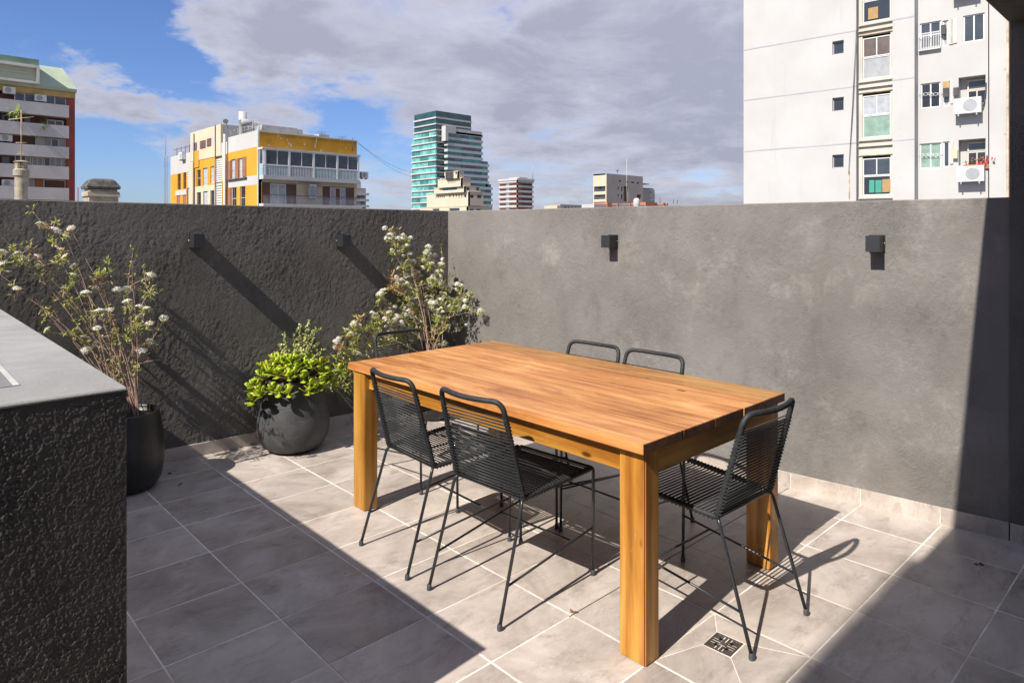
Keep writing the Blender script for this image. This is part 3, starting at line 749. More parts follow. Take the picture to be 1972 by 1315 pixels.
rr_ = random.Random(4)
for u, v in sc3([(610,800),(640,830),(590,860),(625,890),(650,860),(575,830),(655,800),(600,910),(640,780),(560,880),(660,900)]): fx.append((u, v, 5.15, 26, .08))
shrub('spirea_shrub', 'dense white flowering shrub growing in the wall corner behind the table', (*p3, .37), 5.70, [(q[0], q[1], 5.50 + (q[0] - 640) * .0004 + rr_.gauss(0, .07)) for q in sc3(c3)], sc3(t3), [(q[0], q[1], 5.45 + rr_.gauss(0, .08)) for q in sc3(l3)], CLR, 8, .07, .036, .95, 'white flowering shrubs in pots', 18, extra=fx)
# --- pot 2: wide fibre clay pot with jade plant and dwarf elephant bush
p2 = (-1.79, -.432)
pt = MB(); pt.lathe([(.0, .0), (.120, .0), (.160, .008), (.202, .038), (.230, .09), (.240, .145), (.238, .205), (.224, .285), (.204, .365), (.186, .43), (.175, .478), (.170, .488), (.160, .484), (.156, .44), (.0, .44)], (0, 0, 0), 56, wob=.006)
po = pt.build('flower_pot', M['pot_fibre'], None, (*p2, 0)); tag(po, 'wide round charcoal clay pot holding the bright green succulent', 'plant pot', 'plant pots along the dark wall')
MB().lathe([(.0, .0), (.154, .0), (.154, .012), (.0, .02)], (0, 0, 0), 24).build('soil', M['soil'], po, (0, 0, .44))
jd = empty('jade_plant', (*p2, .462), 'low bushy jade plant with bright yellow green fleshy leaves in the round pot', 'plant')
def jade_leaf():
    m = MB(); n = 7; top = []; vs = []
    outl = [(0, .12), (.18, .28), (.40, .56), (.66, .74), (.88, .66), (1.0, .26)]
    # cross sections of a thick spoon leaf, length 1, along +x, curving up
    rings = []
    for (x, w) in outl:
        z = .16 * x * x; th = .10 * (1 - .55 * x); hw = w * .5
        rings.append([(x, -hw, z + .03), (x, 0, z + th * .5 - .01), (x, hw, z + .03), (x, 0, z - th * .5)])
    for rg in rings: vs += rg
    fs = []
    for i in range(len(rings) - 1):
        for k in range(4):
            k2 = (k + 1) % 4; fs.append((i * 4 + k, i * 4 + k2, (i + 1) * 4 + k2, (i + 1) * 4 + k))
    fs.append((20, 21, 22, 23)); m.add(vs, fs, True); return m.mesh('leaf', M['leaf_jade'])
JL = jade_leaf(); rj = random.Random(12); stm = MB()
def orient(d, roll=0.):
    d = d.normalized(); q = d.to_track_quat('X', 'Z'); return (q @ Matrix.Rotation(roll, 3, 'X').to_quaternion()).to_euler()
ros = []
for k in range(60):
    a = k * 2.39996 + rj.uniform(-.2, .2); q = math.sqrt((k + .6) / 60)
    rx = q * .285; x, y = math.cos(a) * rx, math.sin(a) * rx
    z = .155 * (1 - (q * .95) ** 2) + rj.uniform(-.015, .03) - (.045 if q > .85 else 0); ros.append(Vector((x, y, z)))
ros += [Vector((-.275, -.10, -.02)), Vector((-.30, -.02, -.07)), Vector((-.02, -.27, -.015)), Vector((.09, -.25, .0)), Vector((-.15, -.24, -.01)), Vector((.29, -.12, .06))]
for p in ros:
    out_ = Vector((p.x, p.y, .10)).normalized()
    stm.tube(bez(Vector((p.x * .2, p.y * .2, -.02)), Vector((p.x * .8, p.y * .8, max(.0, p.z * .3))), p, 5), [.011, .010, .009, .008, .007, .006], 6)
    ax = (out_ * .8 + Vector((0, 0, .9))).normalized(); e1 = ax.orthogonal().normalized(); e2 = ax.cross(e1)
    for ring, (nl, tilt, ln) in enumerate(((2, .35, .034), (3, .75, .052), (4, 1.35, .062))):
        for j in range(nl):
            w = j * 2 * math.pi / nl + ring * .9 + rj.uniform(-.25, .25); tl_ = tilt + rj.uniform(-.12, .12)
            d = ax * math.cos(tl_) + (e1 * math.cos(w) + e2 * math.sin(w)) * math.sin(tl_); s = ln * rj.uniform(.85, 1.2)
            obj('leaf', JL, jd, p - ax * .012 * ring, orient(d, rj.uniform(-.2, .2)), (s, s, s))
stm.build('stem', M['stem_green'], jd)
eb = empty('elephant_bush', (*p2, .462), 'upright succulent sprigs with tiny round leaves rising from the middle of the round pot', 'plant')
es = MB(); el = MB(); re_ = random.Random(6)
sprigs = [(595, 617, 0), (602, 640, 0), (578, 628, 0), (586, 650, .03), (566, 645, 0), (547, 642, .04), (552, 660, 0), (610, 632, -.03), (538, 664, 0), (612, 660, 0), (570, 668, -.06), (592, 668, -.08), (625, 672, -.05), (530, 680, -.04), (633, 690, .05), (605, 690, -.1), (560, 690, -.1), (648, 705, .05), (655, 720, 0)]
for (u, v, dz) in sprigs:
    d_ = 4.72 + dz + re_.uniform(-.05, .05); tp_ = Vector((*at(u, d_), zat(v, d_))) - Vector((*p2, .462)); b0 = Vector((re_.uniform(-.05, .05), re_.uniform(-.05, .05), 0))
    path = bez(b0, b0.lerp(tp_, .5) + Vector((0, 0, .03)), tp_, 14); es.tube(path, [.005 - .0035 * i / 14 for i in range(15)], 5)
    for i in range(3, 15):
        for sgn in range(4):
            o = path[i] + rv(re_) * .004; dd = (rv(re_) + Vector((0, 0, .35))).normalized(); sd_ = dd.cross(rv(re_)).normalized(); ln = re_.uniform(.013, .021); nn_ = sd_.cross(dd)
            el.add([o, o + dd * ln * .5 + sd_ * ln * .42, o + dd * ln, o + dd * ln * .5 - sd_ * ln * .42, o + dd * ln * .5 + nn_ * .003, o + dd * ln * .5 - nn_ * .002], [(0, 1, 4), (1, 2, 4), (2, 3, 4), (3, 0, 4), (1, 0, 5), (2, 1, 5), (3, 2, 5), (0, 3, 5)], True)
        if i > 5 and re_.random() < .35:
            q = path[i] + rv(re_) * .05 + Vector((0, 0, .02)); es.tube([path[i], q], .002, 4)
            for _ in range(7):
                o = path[i].lerp(q, re_.random()); dd = rv(re_); sd_ = dd.orthogonal().normalized(); ln = .016
                el.add([o, o + dd * ln * .5 + sd_ * ln * .4, o + dd * ln, o + dd * ln * .5 - sd_ * ln * .4], [(0, 1, 2), (0, 2, 3)])
es.build('stem', M['stem_green'], eb); tag(el.build('foliage', M['leaf_elephant'], eb), kind='stuff')
# fallen leaves on the tiles
for k, (u, v, s, lab) in enumerate(((323, 911, 1.2, 'brown curled leaf fallen on the shaded tile nearest the black pot'), (347, 933, .9, 'small dark fallen leaf on the shaded tiles right of the black pot'),
                                    (411, 872, .7, 'tiny orange leaf at the foot of the skirting left of the round pot'), (1887, 1089, 1.1, 'pale dry leaf lying on the shaded tiles at far right'), (1103, 1181, .9, 'dry leaf caught in the open tile joint in front of the table'))):
    p = fl(u, v); m = MB(); rl = random.Random(k)
    for j in range(3): leafquad(m, Vector((0, 0, .004)), (rv(rl) * Vector((1, 1, .25))).normalized(), Vector((0, 0, 1)), .028 * s, .013 * s, .3)
    tag(m.build('fallen_leaf', M['dry'], None, (p.x, p.y, .001)), lab, 'leaf', 'fallen leaves on the terrace floor')
# ================================================================== CITY BEYOND THE WALLS
GZ = -42.
gr = MB(); gr.box((-2500, -2500, GZ - 1), (2500, 2500, GZ)); M['city'] = plain('city_ground', (.16, .15, .14), .9, .4, .02)
tag(gr.build('ground', M['city']), 'distant city ground far below the terrace', kind='structure')
def glassy(name, col, f):
    t = MT(name); tr = t.n('ShaderNodeBsdfTransparent'); tr.inputs[0].default_value = (.75, .8, .82, 1); ms = t.n('ShaderNodeMixShader'); ms.inputs[0].default_value = f
    m = t.fin((.10, .12, .13), .06, None, .8); t.L.new(tr.outputs[0], ms.inputs[2]); t.L.new(t.b.outputs[0], ms.inputs[1]); t.L.new(ms.outputs[0], t.out.inputs[0]); return m
def aged_white():
    t = MT('white_painted_render'); a = t.noise(t.pos(), .35, 6, .6); b = t.noise(t.pos((1.4, 1.4, .10)), 1.1, 8, .72); d = t.noise(t.pos(), 2.2, 8, .75)
    c_ = t.mix(t.range(a, .3, .7), (.415, .41, .402), (.455, .452, .448)); c_ = t.mix(t.math('MULTIPLY', t.range(b, .56, .74), .40), c_, (.29, .275, .25)); c_ = t.mix(t.math('MULTIPLY', t.range(d, .60, .74), .30), c_, (.33, .30, .26))
    return t.fin(c_, .85, None, .25)
M['white'] = aged_white()
M['joint_grey'] = plain('panel_joint', (.36, .36, .375), .8, .1, .5)
M['cream_w'] = plain('aged_cream_paint', (.47, .445, .39), .75, .1, .6, .3, stain=.35)
M['rust'] = plain('rusty_paint', (.40, .30, .20), .8, .5, 1.5, .3)
M['glass'] = plain('dark_window_glass', (.025, .03, .035), .08, .5, .35, .8)
M['glass_blue'] = plain('blue_grey_glass', (.045, .055, .07), .1, .4, .5, .8)
M['glass_teal'] = plain('teal_window', (.05, .34, .30), .15, .3, .8, .7)
M['glass_bal'] = glassy('balcony_glass', (.55, .62, .64), .55)
M['glass_aq'] = plain('aqua_frosted_panel', (.26, .42, .44), .35, .25, 1.2, .5)
M['brown_pane'] = plain('drawn_brown_blind', (.10, .075, .07), .5, .2, 2.)
M['curtain'] = plain('net_curtain', (.34, .36, .39), .8, .15, 3.)
M['curtain_green'] = plain('green_curtain', (.20, .30, .25), .8, .15, 3.)
M['alu'] = plain('pale_aluminium', (.58, .59, .60), .5, .05, 3.)
M['grille'] = plain('grey_grille', (.30, .31, .33), .6, .1, 3.)
M['conc_grey'] = plain('stained_grey_render', (.40, .40, .41), .85, .08, .4, .2, stain=.3)
M['red'] = plain('dull_red_paint', (.26, .060, .048), .8, .08, .3)
M['maroon'] = plain('maroon_recess', (.12, .045, .04), .8, .3, .5)
M['ochre_band'] = plain('ochre_fascia', (.40, .28, .11), .8, .2, .8, stain=.3)
M['roofgreen'] = plain('faded_green_roof', (.32, .38, .28), .8, .12, .3, stain=.2)
M['roofdark'] = plain('dark_green_roof', (.13, .21, .16), .7, .2, .5)
M['yellow'] = plain('yellow_paint', (.56, .275, .028), .8, .06, .3, .3, stain=.08)
M['mustard'] = plain('mustard_tarpaulin', (.40, .205, .02), .8, .15, .6, .3, stain=.2)
M['cream'] = plain('cream_paint', (.54, .45, .33), .8, .05, .4, .3)
M['beige'] = plain('beige_render', (.50, .42, .31), .8, .10, .5, .3, stain=.15)
M['shutter'] = plain('red_brown_shutter', (.26, .115, .075), .75, .1, .6)
M['shutter_d'] = plain('dark_brown_shutter', (.12, .065, .05), .75, .1, .6)
M['louver'] = plain('white_louvre', (.55, .53, .50), .7, .1, 1.)
M['metal'] = plain('galvanised_duct', (.42, .44, .44), .5, .15, 1.2, .5, .2)
M['dark'] = plain('dark_metal', (.05, .05, .055), .6, .2, 2.)
M['tglass'] = plain('green_tower_glass', (.035, .17, .15), .12, .55, .22, .9)
M['tglass_l'] = plain('green_tower_glass_light', (.12, .36, .33), .15, .45, .25, .9)
M['tglass_d'] = plain('green_tower_glass_dark', (.012, .055, .055), .1, .5, .2, .9)
M['tglass_b'] = plain('blue_tower_glass', (.02, .10, .14), .12, .5, .3, .9)
M['brick'] = plain('red_brick_far', (.36, .135, .075), .85, .12, .5)
M['far_beige'] = plain('far_beige_render', (.30, .27, .25), .85, .06, .2, stain=.2)
M['far_cream'] = plain('far_cream_render', (.50, .44, .335), .85, .05, .2, stain=.15)
M['terracotta'] = plain('terracotta_band', (.24, .09, .065), .8, .1, .3)
M['chim'] = plain('lichen_cement', (.33, .285, .215), .9, .25, 5, stain=.3, bump=.01)
M['chim_dark'] = plain('weathered_black_cap', (.085, .08, .07), .9, .5, 6, bump=.02)
M['flowers_red'] = plain('red_flowers', (.6, .06, .05), .7, .3, 6.)
M['box_card'] = plain('cardboard_box', (.34, .22, .10), .8, .1, 3.)
M['mint'] = plain('mint_boxes', (.05, .26, .20), .7, .1, 5.)

class Fac:
    """a vertical facade through point O running along angle a; pixels are turned into metres on that plane"""
    def __init__(s, O, a, side=-1):
        s.O = Vector(O); s.t = Vector((math.cos(a), math.sin(a))); s.n = Vector((s.t.y, -s.t.x)) * -side
        if (Vector((CX, CY)) - s.O).dot(s.n) < 0: s.n = -s.n
    def s(s, u):
        q = (u - 986) / F; r = Vector((S_ + q * C_, C_ - q * S_)); c = Vector((CX, CY))
        # c + d r = O + k t
        det = r.x * -s.t.y + s.t.x * r.y; w = s.O - c
        d = (w.x * -s.t.y + s.t.x * w.y) / det; k = (r.x * w.y - r.y * w.x) / det
        s.d = d; return k if abs(det) > 1e-9 else 0
    def sz(s, u, v):
        k = s.s(u); return -(-k), zat(v, s.d)
    def P(s, a, z, off=0.): p = s.O + s.t * a + s.n * off; return (p.x, p.y, z)
    def quad(s, m, a0, a1, z0, z1, off=0.): m.add([s.P(a0, z0, off), s.P(a1, z0, off), s.P(a1, z1, off), s.P(a0, z1, off)], [(0, 1, 2, 3)])
    def slab(s, m, a0, a1, z0, z1, o0, o1):
        vs = [s.P(a, z, o) for z in (z0, z1) for (a, o) in ((a0, o0), (a1, o0), (a1, o1), (a0, o1))]
        m.add(vs, [(3, 2, 1, 0), (4, 5, 6, 7), (0, 1, 5, 4), (1, 2, 6, 5), (2, 3, 7, 6), (3, 0, 4, 7)]); return m
    def wall(s, m, a0, a1, z0, z1, holes=(), off=0., dep=.22, thick=.3):
        """wall with real openings and reveals"""
        hs = [(max(a0, min(h[0], h[1])), min(a1, max(h[0], h[1])), max(z0, min(h[2], h[3])), min(z1, max(h[2], h[3]))) for h in holes]
        hs = [h for h in hs if h[1] - h[0] > .02 and h[3] - h[2] > .02]
        A = sorted({a0, a1, *[h[0] for h in hs], *[h[1] for h in hs]}); Zs = sorted({z0, z1, *[h[2] for h in hs], *[h[3] for h in hs]})
        for i in range(len(A) - 1):
            for j in range(len(Zs) - 1):
                ca, cz = (A[i] + A[i + 1]) / 2, (Zs[j] + Zs[j + 1]) / 2
                if any(h[0] < ca < h[1] and h[2] < cz < h[3] for h in hs): continue
                s.quad(m, A[i], A[i + 1], Zs[j], Zs[j + 1], off)
        for h in hs:
            for (p, q) in (((h[0], h[2]), (h[1], h[2])), ((h[1], h[2]), (h[1], h[3])), ((h[1], h[3]), (h[0], h[3])), ((h[0], h[3]), (h[0], h[2]))):
                m.add([s.P(p[0], p[1], off), s.P(q[0], q[1], off), s.P(q[0], q[1], off - dep), s.P(p[0], p[1], off - dep)], [(0, 1, 2, 3)])
        s.edge(m, a0, a1, z0, z1, off, thick)
        return m
    def edge(s, m, a0, a1, z0, z1, off, th):
        for (p, q) in (((a0, z0), (a1, z0)), ((a1, z0), (a1, z1)), ((a1, z1), (a0, z1)), ((a0, z1), (a0, z0))):
            m.add([s.P(p[0], p[1], off), s.P(q[0], q[1], off), s.P(q[0], q[1], off - th), s.P(p[0], p[1], off - th)], [(0, 1, 2, 3)])
    def window(s, root, a0, a1, z0, z1, n=2, off=-.15, fr=.05, frame='alu', pane='glass', panes=None, rail=0, name='window'):
        a0, a1 = min(a0, a1), max(a0, a1); z0, z1 = min(z0, z1), max(z0, z1); m = MB()
        s.slab(m, a0, a1, z0, z0 + fr, off - .04, off + .04); s.slab(m, a0, a1, z1 - fr, z1, off - .04, off + .04)
        for k in range(n + 1):
            c = a0 + fr / 2 + (a1 - a0 - fr) * k / n; s.slab(m, c - fr / 2, c + fr / 2, z0 + fr, z1 - fr, off - .038, off + .038)
        if rail: s.slab(m, a0 + fr, a1 - fr, z0 + (z1 - z0) * rail - fr * .4, z0 + (z1 - z0) * rail + fr * .4, off - .03, off + .045)
        w = m.build(name, M[frame], root)
        for k in range(n):
            b0 = a0 + fr + (a1 - a0 - fr) * k / n; b1 = a0 + (a1 - a0 - fr) * (k + 1) / n; q = MB(); s.slab(q, b0, b1, z0 + fr, z1 - fr, off - .012, off + .012)
            q.build('pane', M[(panes[k] if panes else pane)], w)
        return w
def bx2(m, f1, a0, a1, z0, z1, o0, o1): return f1.slab(m, a0, a1, z0, z1, o0, o1)
AX, AY = 0., math.pi / 2

# ---------------------------------------------------------------- A: tall red-sided block at far left
O = at(143, 92); f = Fac(O, AX); z_ = lambda v, u=133: f.sz(u, v)[1]
ra = empty('apartment_block', (O.x, O.y, GZ), 'far left apartment block with grey balcony bands, red side strip and faded green roof', 'building')
sR = 0.; sB = f.s(133); sL = -26.
fb = Fac(O + f.n * 1.5, AX)      # balcony front plane
zt = f.sz(142, 196)[1]
m = MB(); Mi = MB(); f.slab(Mi, sL, -.02, GZ, zt, -14, -.02); Mi.build('body', M['maroon'], ra)
m = MB(); f.slab(m, -.95, .02, GZ, f.sz(140, 191)[1], -14.02, .35); m.build('side_strip', M['red'], ra)
f.slab(MB(), sL, 0, 0, 1, 0, 1)
m = MB(); f.slab(m, sL, .04, f.sz(140, 191)[1] + .005, f.sz(140, 180)[1], -14, .5); m.build('fascia', M['ochre_band'], ra)
ev = f.sz(140, 180)[1]; rg = ev + 3.7
m = MB(); vs = [f.P(sL, ev + .01, .75), f.P(.15, ev + .01, .75), f.P(.15, ev + .45, .8), f.P(sL, ev + .45, .8), f.P(-.9, rg, -2.6), f.P(sL, rg, -2.6), f.P(-.9, rg, -9), f.P(sL, rg, -9), f.P(.15, ev, -14), f.P(sL, ev, -14)]
m.add(vs, [(0, 1, 2, 3), (3, 2, 4, 5), (5, 4, 6, 7), (7, 6, 8, 9), (1, 8, 6, 4), (1, 4, 2), (0, 3, 5), (0, 5, 7, 9), (9, 8, 1, 0)]); m.build('roof', M['roofgreen'], ra)
# projecting glazed dormer box with frame
d1 = f.s(72); m = MB(); zt2, zb2 = f.sz(72, 131)[1], f.sz(72, 166)[1]
f.slab(m, sL, d1, zt2 - .35, zt2, -3, 1.6); f.slab(m, sL, d1, zb2, zb2 + .3, -.5, 1.6); f.slab(m, d1 - .3, d1, zb2 + .3, zt2 - .35, -2, 1.6); m.build('dormer_frame', M['louver'], ra)
m = MB(); f.slab(m, sL, d1 - .3, zb2 + .3, zt2 - .35, -2, 1.15); m.build('dormer_panel', M['roofgreen'], ra)
m = MB(); f.slab(m, sL, d1, zt2 + .01, zt2 + .85, -3, 1.1); m.build('dormer_roof', M['roofdark'], ra)
m = MB(); f.slab(m, sL, d1 - .35, zt2 - 1.15, zt2 - 1.0, 1.15, 1.25); m.build('dormer_rail', M['beige'], ra)
bands = [(203.7, 227.), (243.3, 266.8), (283.9, 305.6), (321.5, 346.), (362.6, 386), (402, 426)]
eB = fb.s(133)
for (v0, v1) in bands:
    z1, z0 = fb.sz(133, v0)[1], fb.sz(133, v1)[1]; m = MB(); fb.slab(m, sL, eB, z0, z1, -.14, 0)
    fb.slab(m, eB - .14, eB, z0, z1, -1.2, -.142); m.build('balcony_parapet', M['conc_grey'], ra)
    m = MB(); fb.slab(m, sL, eB - .001, z0 - .002, z0 + .22, -1.48, -.143); m.build('balcony_slab', M['conc_grey'], ra)
# storey windows behind the parapets
def wA(u0, u1, vt, vb, n, **k):
    s0, s1 = f.s(u0), f.s(u1); _, z1 = f.sz((u0 + u1) / 2, vt); _, z0 = f.sz((u0 + u1) / 2, vb); return f.window(ra, s0, s1, z0, z1, n, off=.06, fr=.12, **k)
wA(27, 67, 180, 206, 2, pane='glass_blue'); wA(83, 127, 186, 210, 2, pane='glass_blue')
wA(2, 10, 214, 240, 1, pane='glass', frame='dark'); wA(17, 27, 216, 240, 1, pane='glass'); wA(90, 122, 232, 252, 2, pane='glass_blue'); wA(45, 60, 224, 246, 1, frame='maroon', pane='glass')
wA(38, 67, 258, 282, 1, frame='dark', pane='shutter_d'); wA(84, 127, 268, 290, 3, panes=['curtain', 'glass', 'curtain'])
wA(28, 60, 300, 325, 3, panes=['glass', 'glass', 'curtain']); wA(61, 83, 303, 325, 2, panes=['curtain', 'curtain']); wA(84, 130, 305, 330, 4, panes=['glass', 'curtain', 'curtain', 'curtain'])
wA(54, 66, 343, 370, 1, pane='curtain'); wA(83, 126, 346, 370, 1, frame='louver', pane='shutter_d'); wA(2, 20, 297, 322, 1, frame='maroon', pane='glass')
for (u, v) in ((66, 225), (66, 346)): pass
m = MB(); f.slab(m, f.s(67), f.s(82), f.sz(75, 372)[1], f.sz(75, 344)[1], 0, .12); m.build('door', M['brick'], ra)
m = MB(); f.slab(m, f.s(67), f.s(84), f.sz(75, 285)[1], f.sz(75, 263)[1], 0, .3); m.build('pier', M['conc_grey'], ra)
def ac(parent, fc, a, z, w=.85, h=.6, dp=.35, off=0., fan=.36, sub=True):
    m = MB(); fc.slab(m, a - w / 2, a + w / 2, z - h / 2, z + h / 2, off + .05, off + dp); a_ = m.build('air_conditioner', M['alu'], parent)
    q = MB(); cs = [fc.P(a - w * fan * .25 + math.cos(k * math.pi / 8) * h * .40, z + math.sin(k * math.pi / 8) * h * .40, off + dp + .012) for k in range(16)]
    cb_ = [fc.P(a - w * fan * .25 + math.cos(k * math.pi / 8) * h * .40, z + math.sin(k * math.pi / 8) * h * .40, off + dp + .001) for k in range(16)]
    q.add(cs + cb_, [tuple(range(16))] + [(k, (k + 1) % 16, 16 + (k + 1) % 16, 16 + k) for k in range(16)]); q.build('fan_grille', M['grille'], a_)
    q = MB(); fc.slab(q, a - w * .36, a - w * .31, z - h / 2 - .12, z - h / 2 - .002, off, off + dp); fc.slab(q, a + w * .31, a + w * .36, z - h / 2 - .12, z - h / 2 - .002, off, off + dp); q.build('bracket', M['grille'], a_)
    return a_
for (u, v) in ((16, 176), (76, 191), (10, 267), (14, 353)):
    a_, z__ = f.sz(u, v); ac(ra, f, a_, z__, 1.3, .85, .9)
for (u, v, s, lab, mt) in ((34, 219, 1.0, 'yellowing potted palm on the second balcony of the far left block', 'leaf_elephant'), (84, 240, .8, 'small green plant trailing over the third grey balcony band', 'leaf_dark')):
    a_, z__ = fb.sz(u, v); q = MB(); rp = random.Random(u); c0 = Vector(fb.P(a_, z__, -.3))
    for _ in range(70):
        d = (rv(rp) + Vector((0, 0, .5 if s == 1. else -.2))).normalized(); leafquad(q, c0 + rv(rp) * .25, d, Vector((0, 0, 1)), rp.uniform(.6, 1.5) * s, .16, .2, .4)
    q.tube([c0 - Vector((0, 0, 1.2)), c0], .06, 5); tag(q.build('balcony_plant', M[mt], None), lab, 'plant')

# ---------------------------------------------------------------- B: yellow and white block
O = at(499, 69); fL = Fac(O, AY); fR = Fac(O, AX)
yb = empty('apartment_building', (O.x, O.y, GZ), 'four storey yellow and white apartment building with glazed balcony in the middle left', 'building')
Zf = lambda fc, u, v: fc.sz(u, v)[1]
e = lambda u: fL.s(u)
lenL = e(328); lenR = fR.s(687)
zroof = Zf(fL, 499, 250)
m = MB(); 
m.add([fL.P(.25, GZ, -.3), fL.P(lenL, GZ, -.3), fL.P(lenL, GZ, -lenR + .1), fL.P(.25, GZ, -lenR + .1), fL.P(.25, zroof - 1., -.3), fL.P(lenL, zroof - 1., -.3), fL.P(lenL, zroof - 1., -lenR + .1), fL.P(.25, zroof - 1., -lenR + .1)],
      [(4, 5, 6, 7), (0, 1, 5, 4), (1, 2, 6, 5), (2, 3, 7, 6), (3, 0, 4, 7)]); m.build('body', M['beige'], yb)
def zone(fc, u0, u1, vt, vb, um, mat, holes=(), off=0., root=yb, name='wall'):
    """vt, vb measured at pixel column um"""
    a0, a1 = sorted((fc.s(u0), fc.s(u1))); z1, z0 = Zf(fc, um, vt), (GZ if vb is None else Zf(fc, um, vb)); m = MB(); fc.wall(m, a0, a1, z0, z1, holes, off); return m.build(name, M[mat], root)
def hole(fc, u0, u1, vt, vb): um = (u0 + u1) / 2; return (fc.s(u0), fc.s(u1), Zf(fc, um, vb), Zf(fc, um, vt))
def winp(fc, h, n, root=yb, **k): return fc.window(root, *h, n, **k)
# segment a (nearest corner)
ha1 = hole(fL, 445, 453.6, 307, 345.5); ha2 = hole(fL, 460, 467.8, 304.5, 342); ha3 = hole(fL, 445.5, 455.5, 361, 400); ha4 = hole(fL, 462, 472.5, 359, 399)
zone(fL, 439, 499, 250, 282, 498, 'white'); zone(fL, 439, 499, 282.05, 337, 498, 'yellow', [ha1, ha2]); zone(fL, 439, 499, 337.05, 355, 498, 'white'); zone(fL, 439, 499, 355.05, None, 498, 'yellow', [ha3, ha4])
winp(fL, ha1, 1, panes=['curtain'], rail=.45, frame='grille'); winp(fL, ha2, 2, panes=['glass_teal', 'curtain'], rail=.45); winp(fL, ha3, 1, panes=['glass'], rail=.45); winp(fL, ha4, 1, panes=['glass'], rail=.45)
for (u0, u1, vt, vb, mt) in ((440, 445, 310, 348, 'shutter'), (453.7, 460, 306, 344, 'shutter'), (468, 474.5, 302.5, 340, 'shutter'), (439.5, 445, 362, 400, 'shutter')):
    h = hole(fL, u0, u1, vt, vb); m = MB(); fL.slab(m, *sorted(h[:2]), h[2], h[3], .002, .07); m.build('shutter', M[mt], yb)
for (u, vt, vb) in ((476, 301, 341),): 
    h = hole(fL, u - .8, u, vt, vb); fL.slab(MB(), *sorted(h[:2]), h[2], h[3], 0, .1)
m = MB(); h = hole(fL, 440, 476, 344, 346.2); fL.slab(m, *sorted(h[:2]), h[2], h[3], .002, .2); m.build('window_sill', M['dark'], yb)
# segment b: louvred service shaft and beige pier
zone(fL, 414, 439, 273, 297, 438, 'white', off=0.); zone(fL, 432, 439, 297.05, 348, 438, 'cream', off=.25); zone(fL, 432, 439, 348.05, None, 438, 'mustard', off=.25); zone(fL, 414, 432, 304, 352, 430, 'grille', off=-.15, name='shaft_back'); zone(fL, 414, 432, 352.05, 357, 430, 'white', off=.02); zone(fL, 414, 432, 357.05, None, 430, 'grille', off=-.15, name='shaft_back')
def slats(fc, u0, u1, vt, vb, n, root, mat='louver'):
    a0, a1 = sorted((fc.s(u0), fc.s(u1))); um = (u0 + u1) / 2; z1, z0 = Zf(fc, um, vt), Zf(fc, um, vb)
    base = None
    for k in range(n):
        z = z0 + (z1 - z0) * (k + .5) / n; m = MB(); h = (z1 - z0) / n * .36; fc.slab(m, a0 + .05, a1 - .05, z - h, z + h, -.148, -.02); m.build('louvre_slat', M[mat], root)
slats(fL, 414, 432, 305, 351, 11, yb); slats(fL, 414, 432, 358.5, 400, 9, yb)
# segment c: three bays and penthouse above
hc = [hole(fL, 378.5, 386.5, 327, 359.5), hole(fL, 390.5, 399.5, 323.5, 357.5), hole(fL, 405, 412.5, 320.5, 353.5)]
hd = [hole(fL, 379, 387, 370.5, 402), hole(fL, 391, 400, 368.5, 402), hole(fL, 405, 412.5, 367, 402)]
zone(fL, 375, 414, 300, 355.5, 413, 'yellow', hc); zone(fL, 375, 414, 355.55, 366, 413, 'cream'); zone(fL, 375, 414, 366.05, None, 413, 'cream', hd)
for h, p in zip(hc, ('glass', 'curtain', 'curtain')): winp(fL, h, 1, pane=p, rail=.5)
for h, p in zip(hd, ('glass', 'curtain', 'glass')): winp(fL, h, 1, pane=p, frame='grille')
hp = [hole(fL, 379.5, 383, 274, 289), hole(fL, 384, 387.5, 272.5, 287.5), hole(fL, 397, 400.5, 269, 283), hole(fL, 408.5, 416.5, 264, 279.5), hole(fL, 370.5, 374.5, 276, 291)]
pz0 = 300
zone(fL, 367.5, 426, 239.5, pz0 - .05, 425, 'cream', hp, off=.06); 
for i, h in enumerate(hp): winp(fL, h, 1, pane=('glass_teal' if i == 3 else 'glass'), frame='grille')
for (u0, u1, vt, vb) in ((376.8, 380, 275, 290), (387, 397, 271, 286), (400.5, 408, 267, 282)):
    h = hole(fL, u0, u1, vt, vb); m = MB(); fL.slab(m, *sorted(h[:2]), h[2], h[3], .062, .12); m.build('shutter', M['shutter_d'], yb)
h = hole(fL, 375.5, 384, 291, 323); m = MB(); fL.slab(m, *sorted(h[:2]), h[2], h[3], .062, .10); m.build('yellow_panel', M['yellow'], yb)
# penthouse volume (grey-white flank facing right)
pa0, pa1 = sorted((e(426), e(367.5))); pzt = Zf(fL, 425, 239.5)
m = MB(); fL.slab(m, pa0 + .01, pa1, zroof - 1.2, pzt - .01, -8.6, .055); m.build('penthouse', M['conc_grey'], yb)
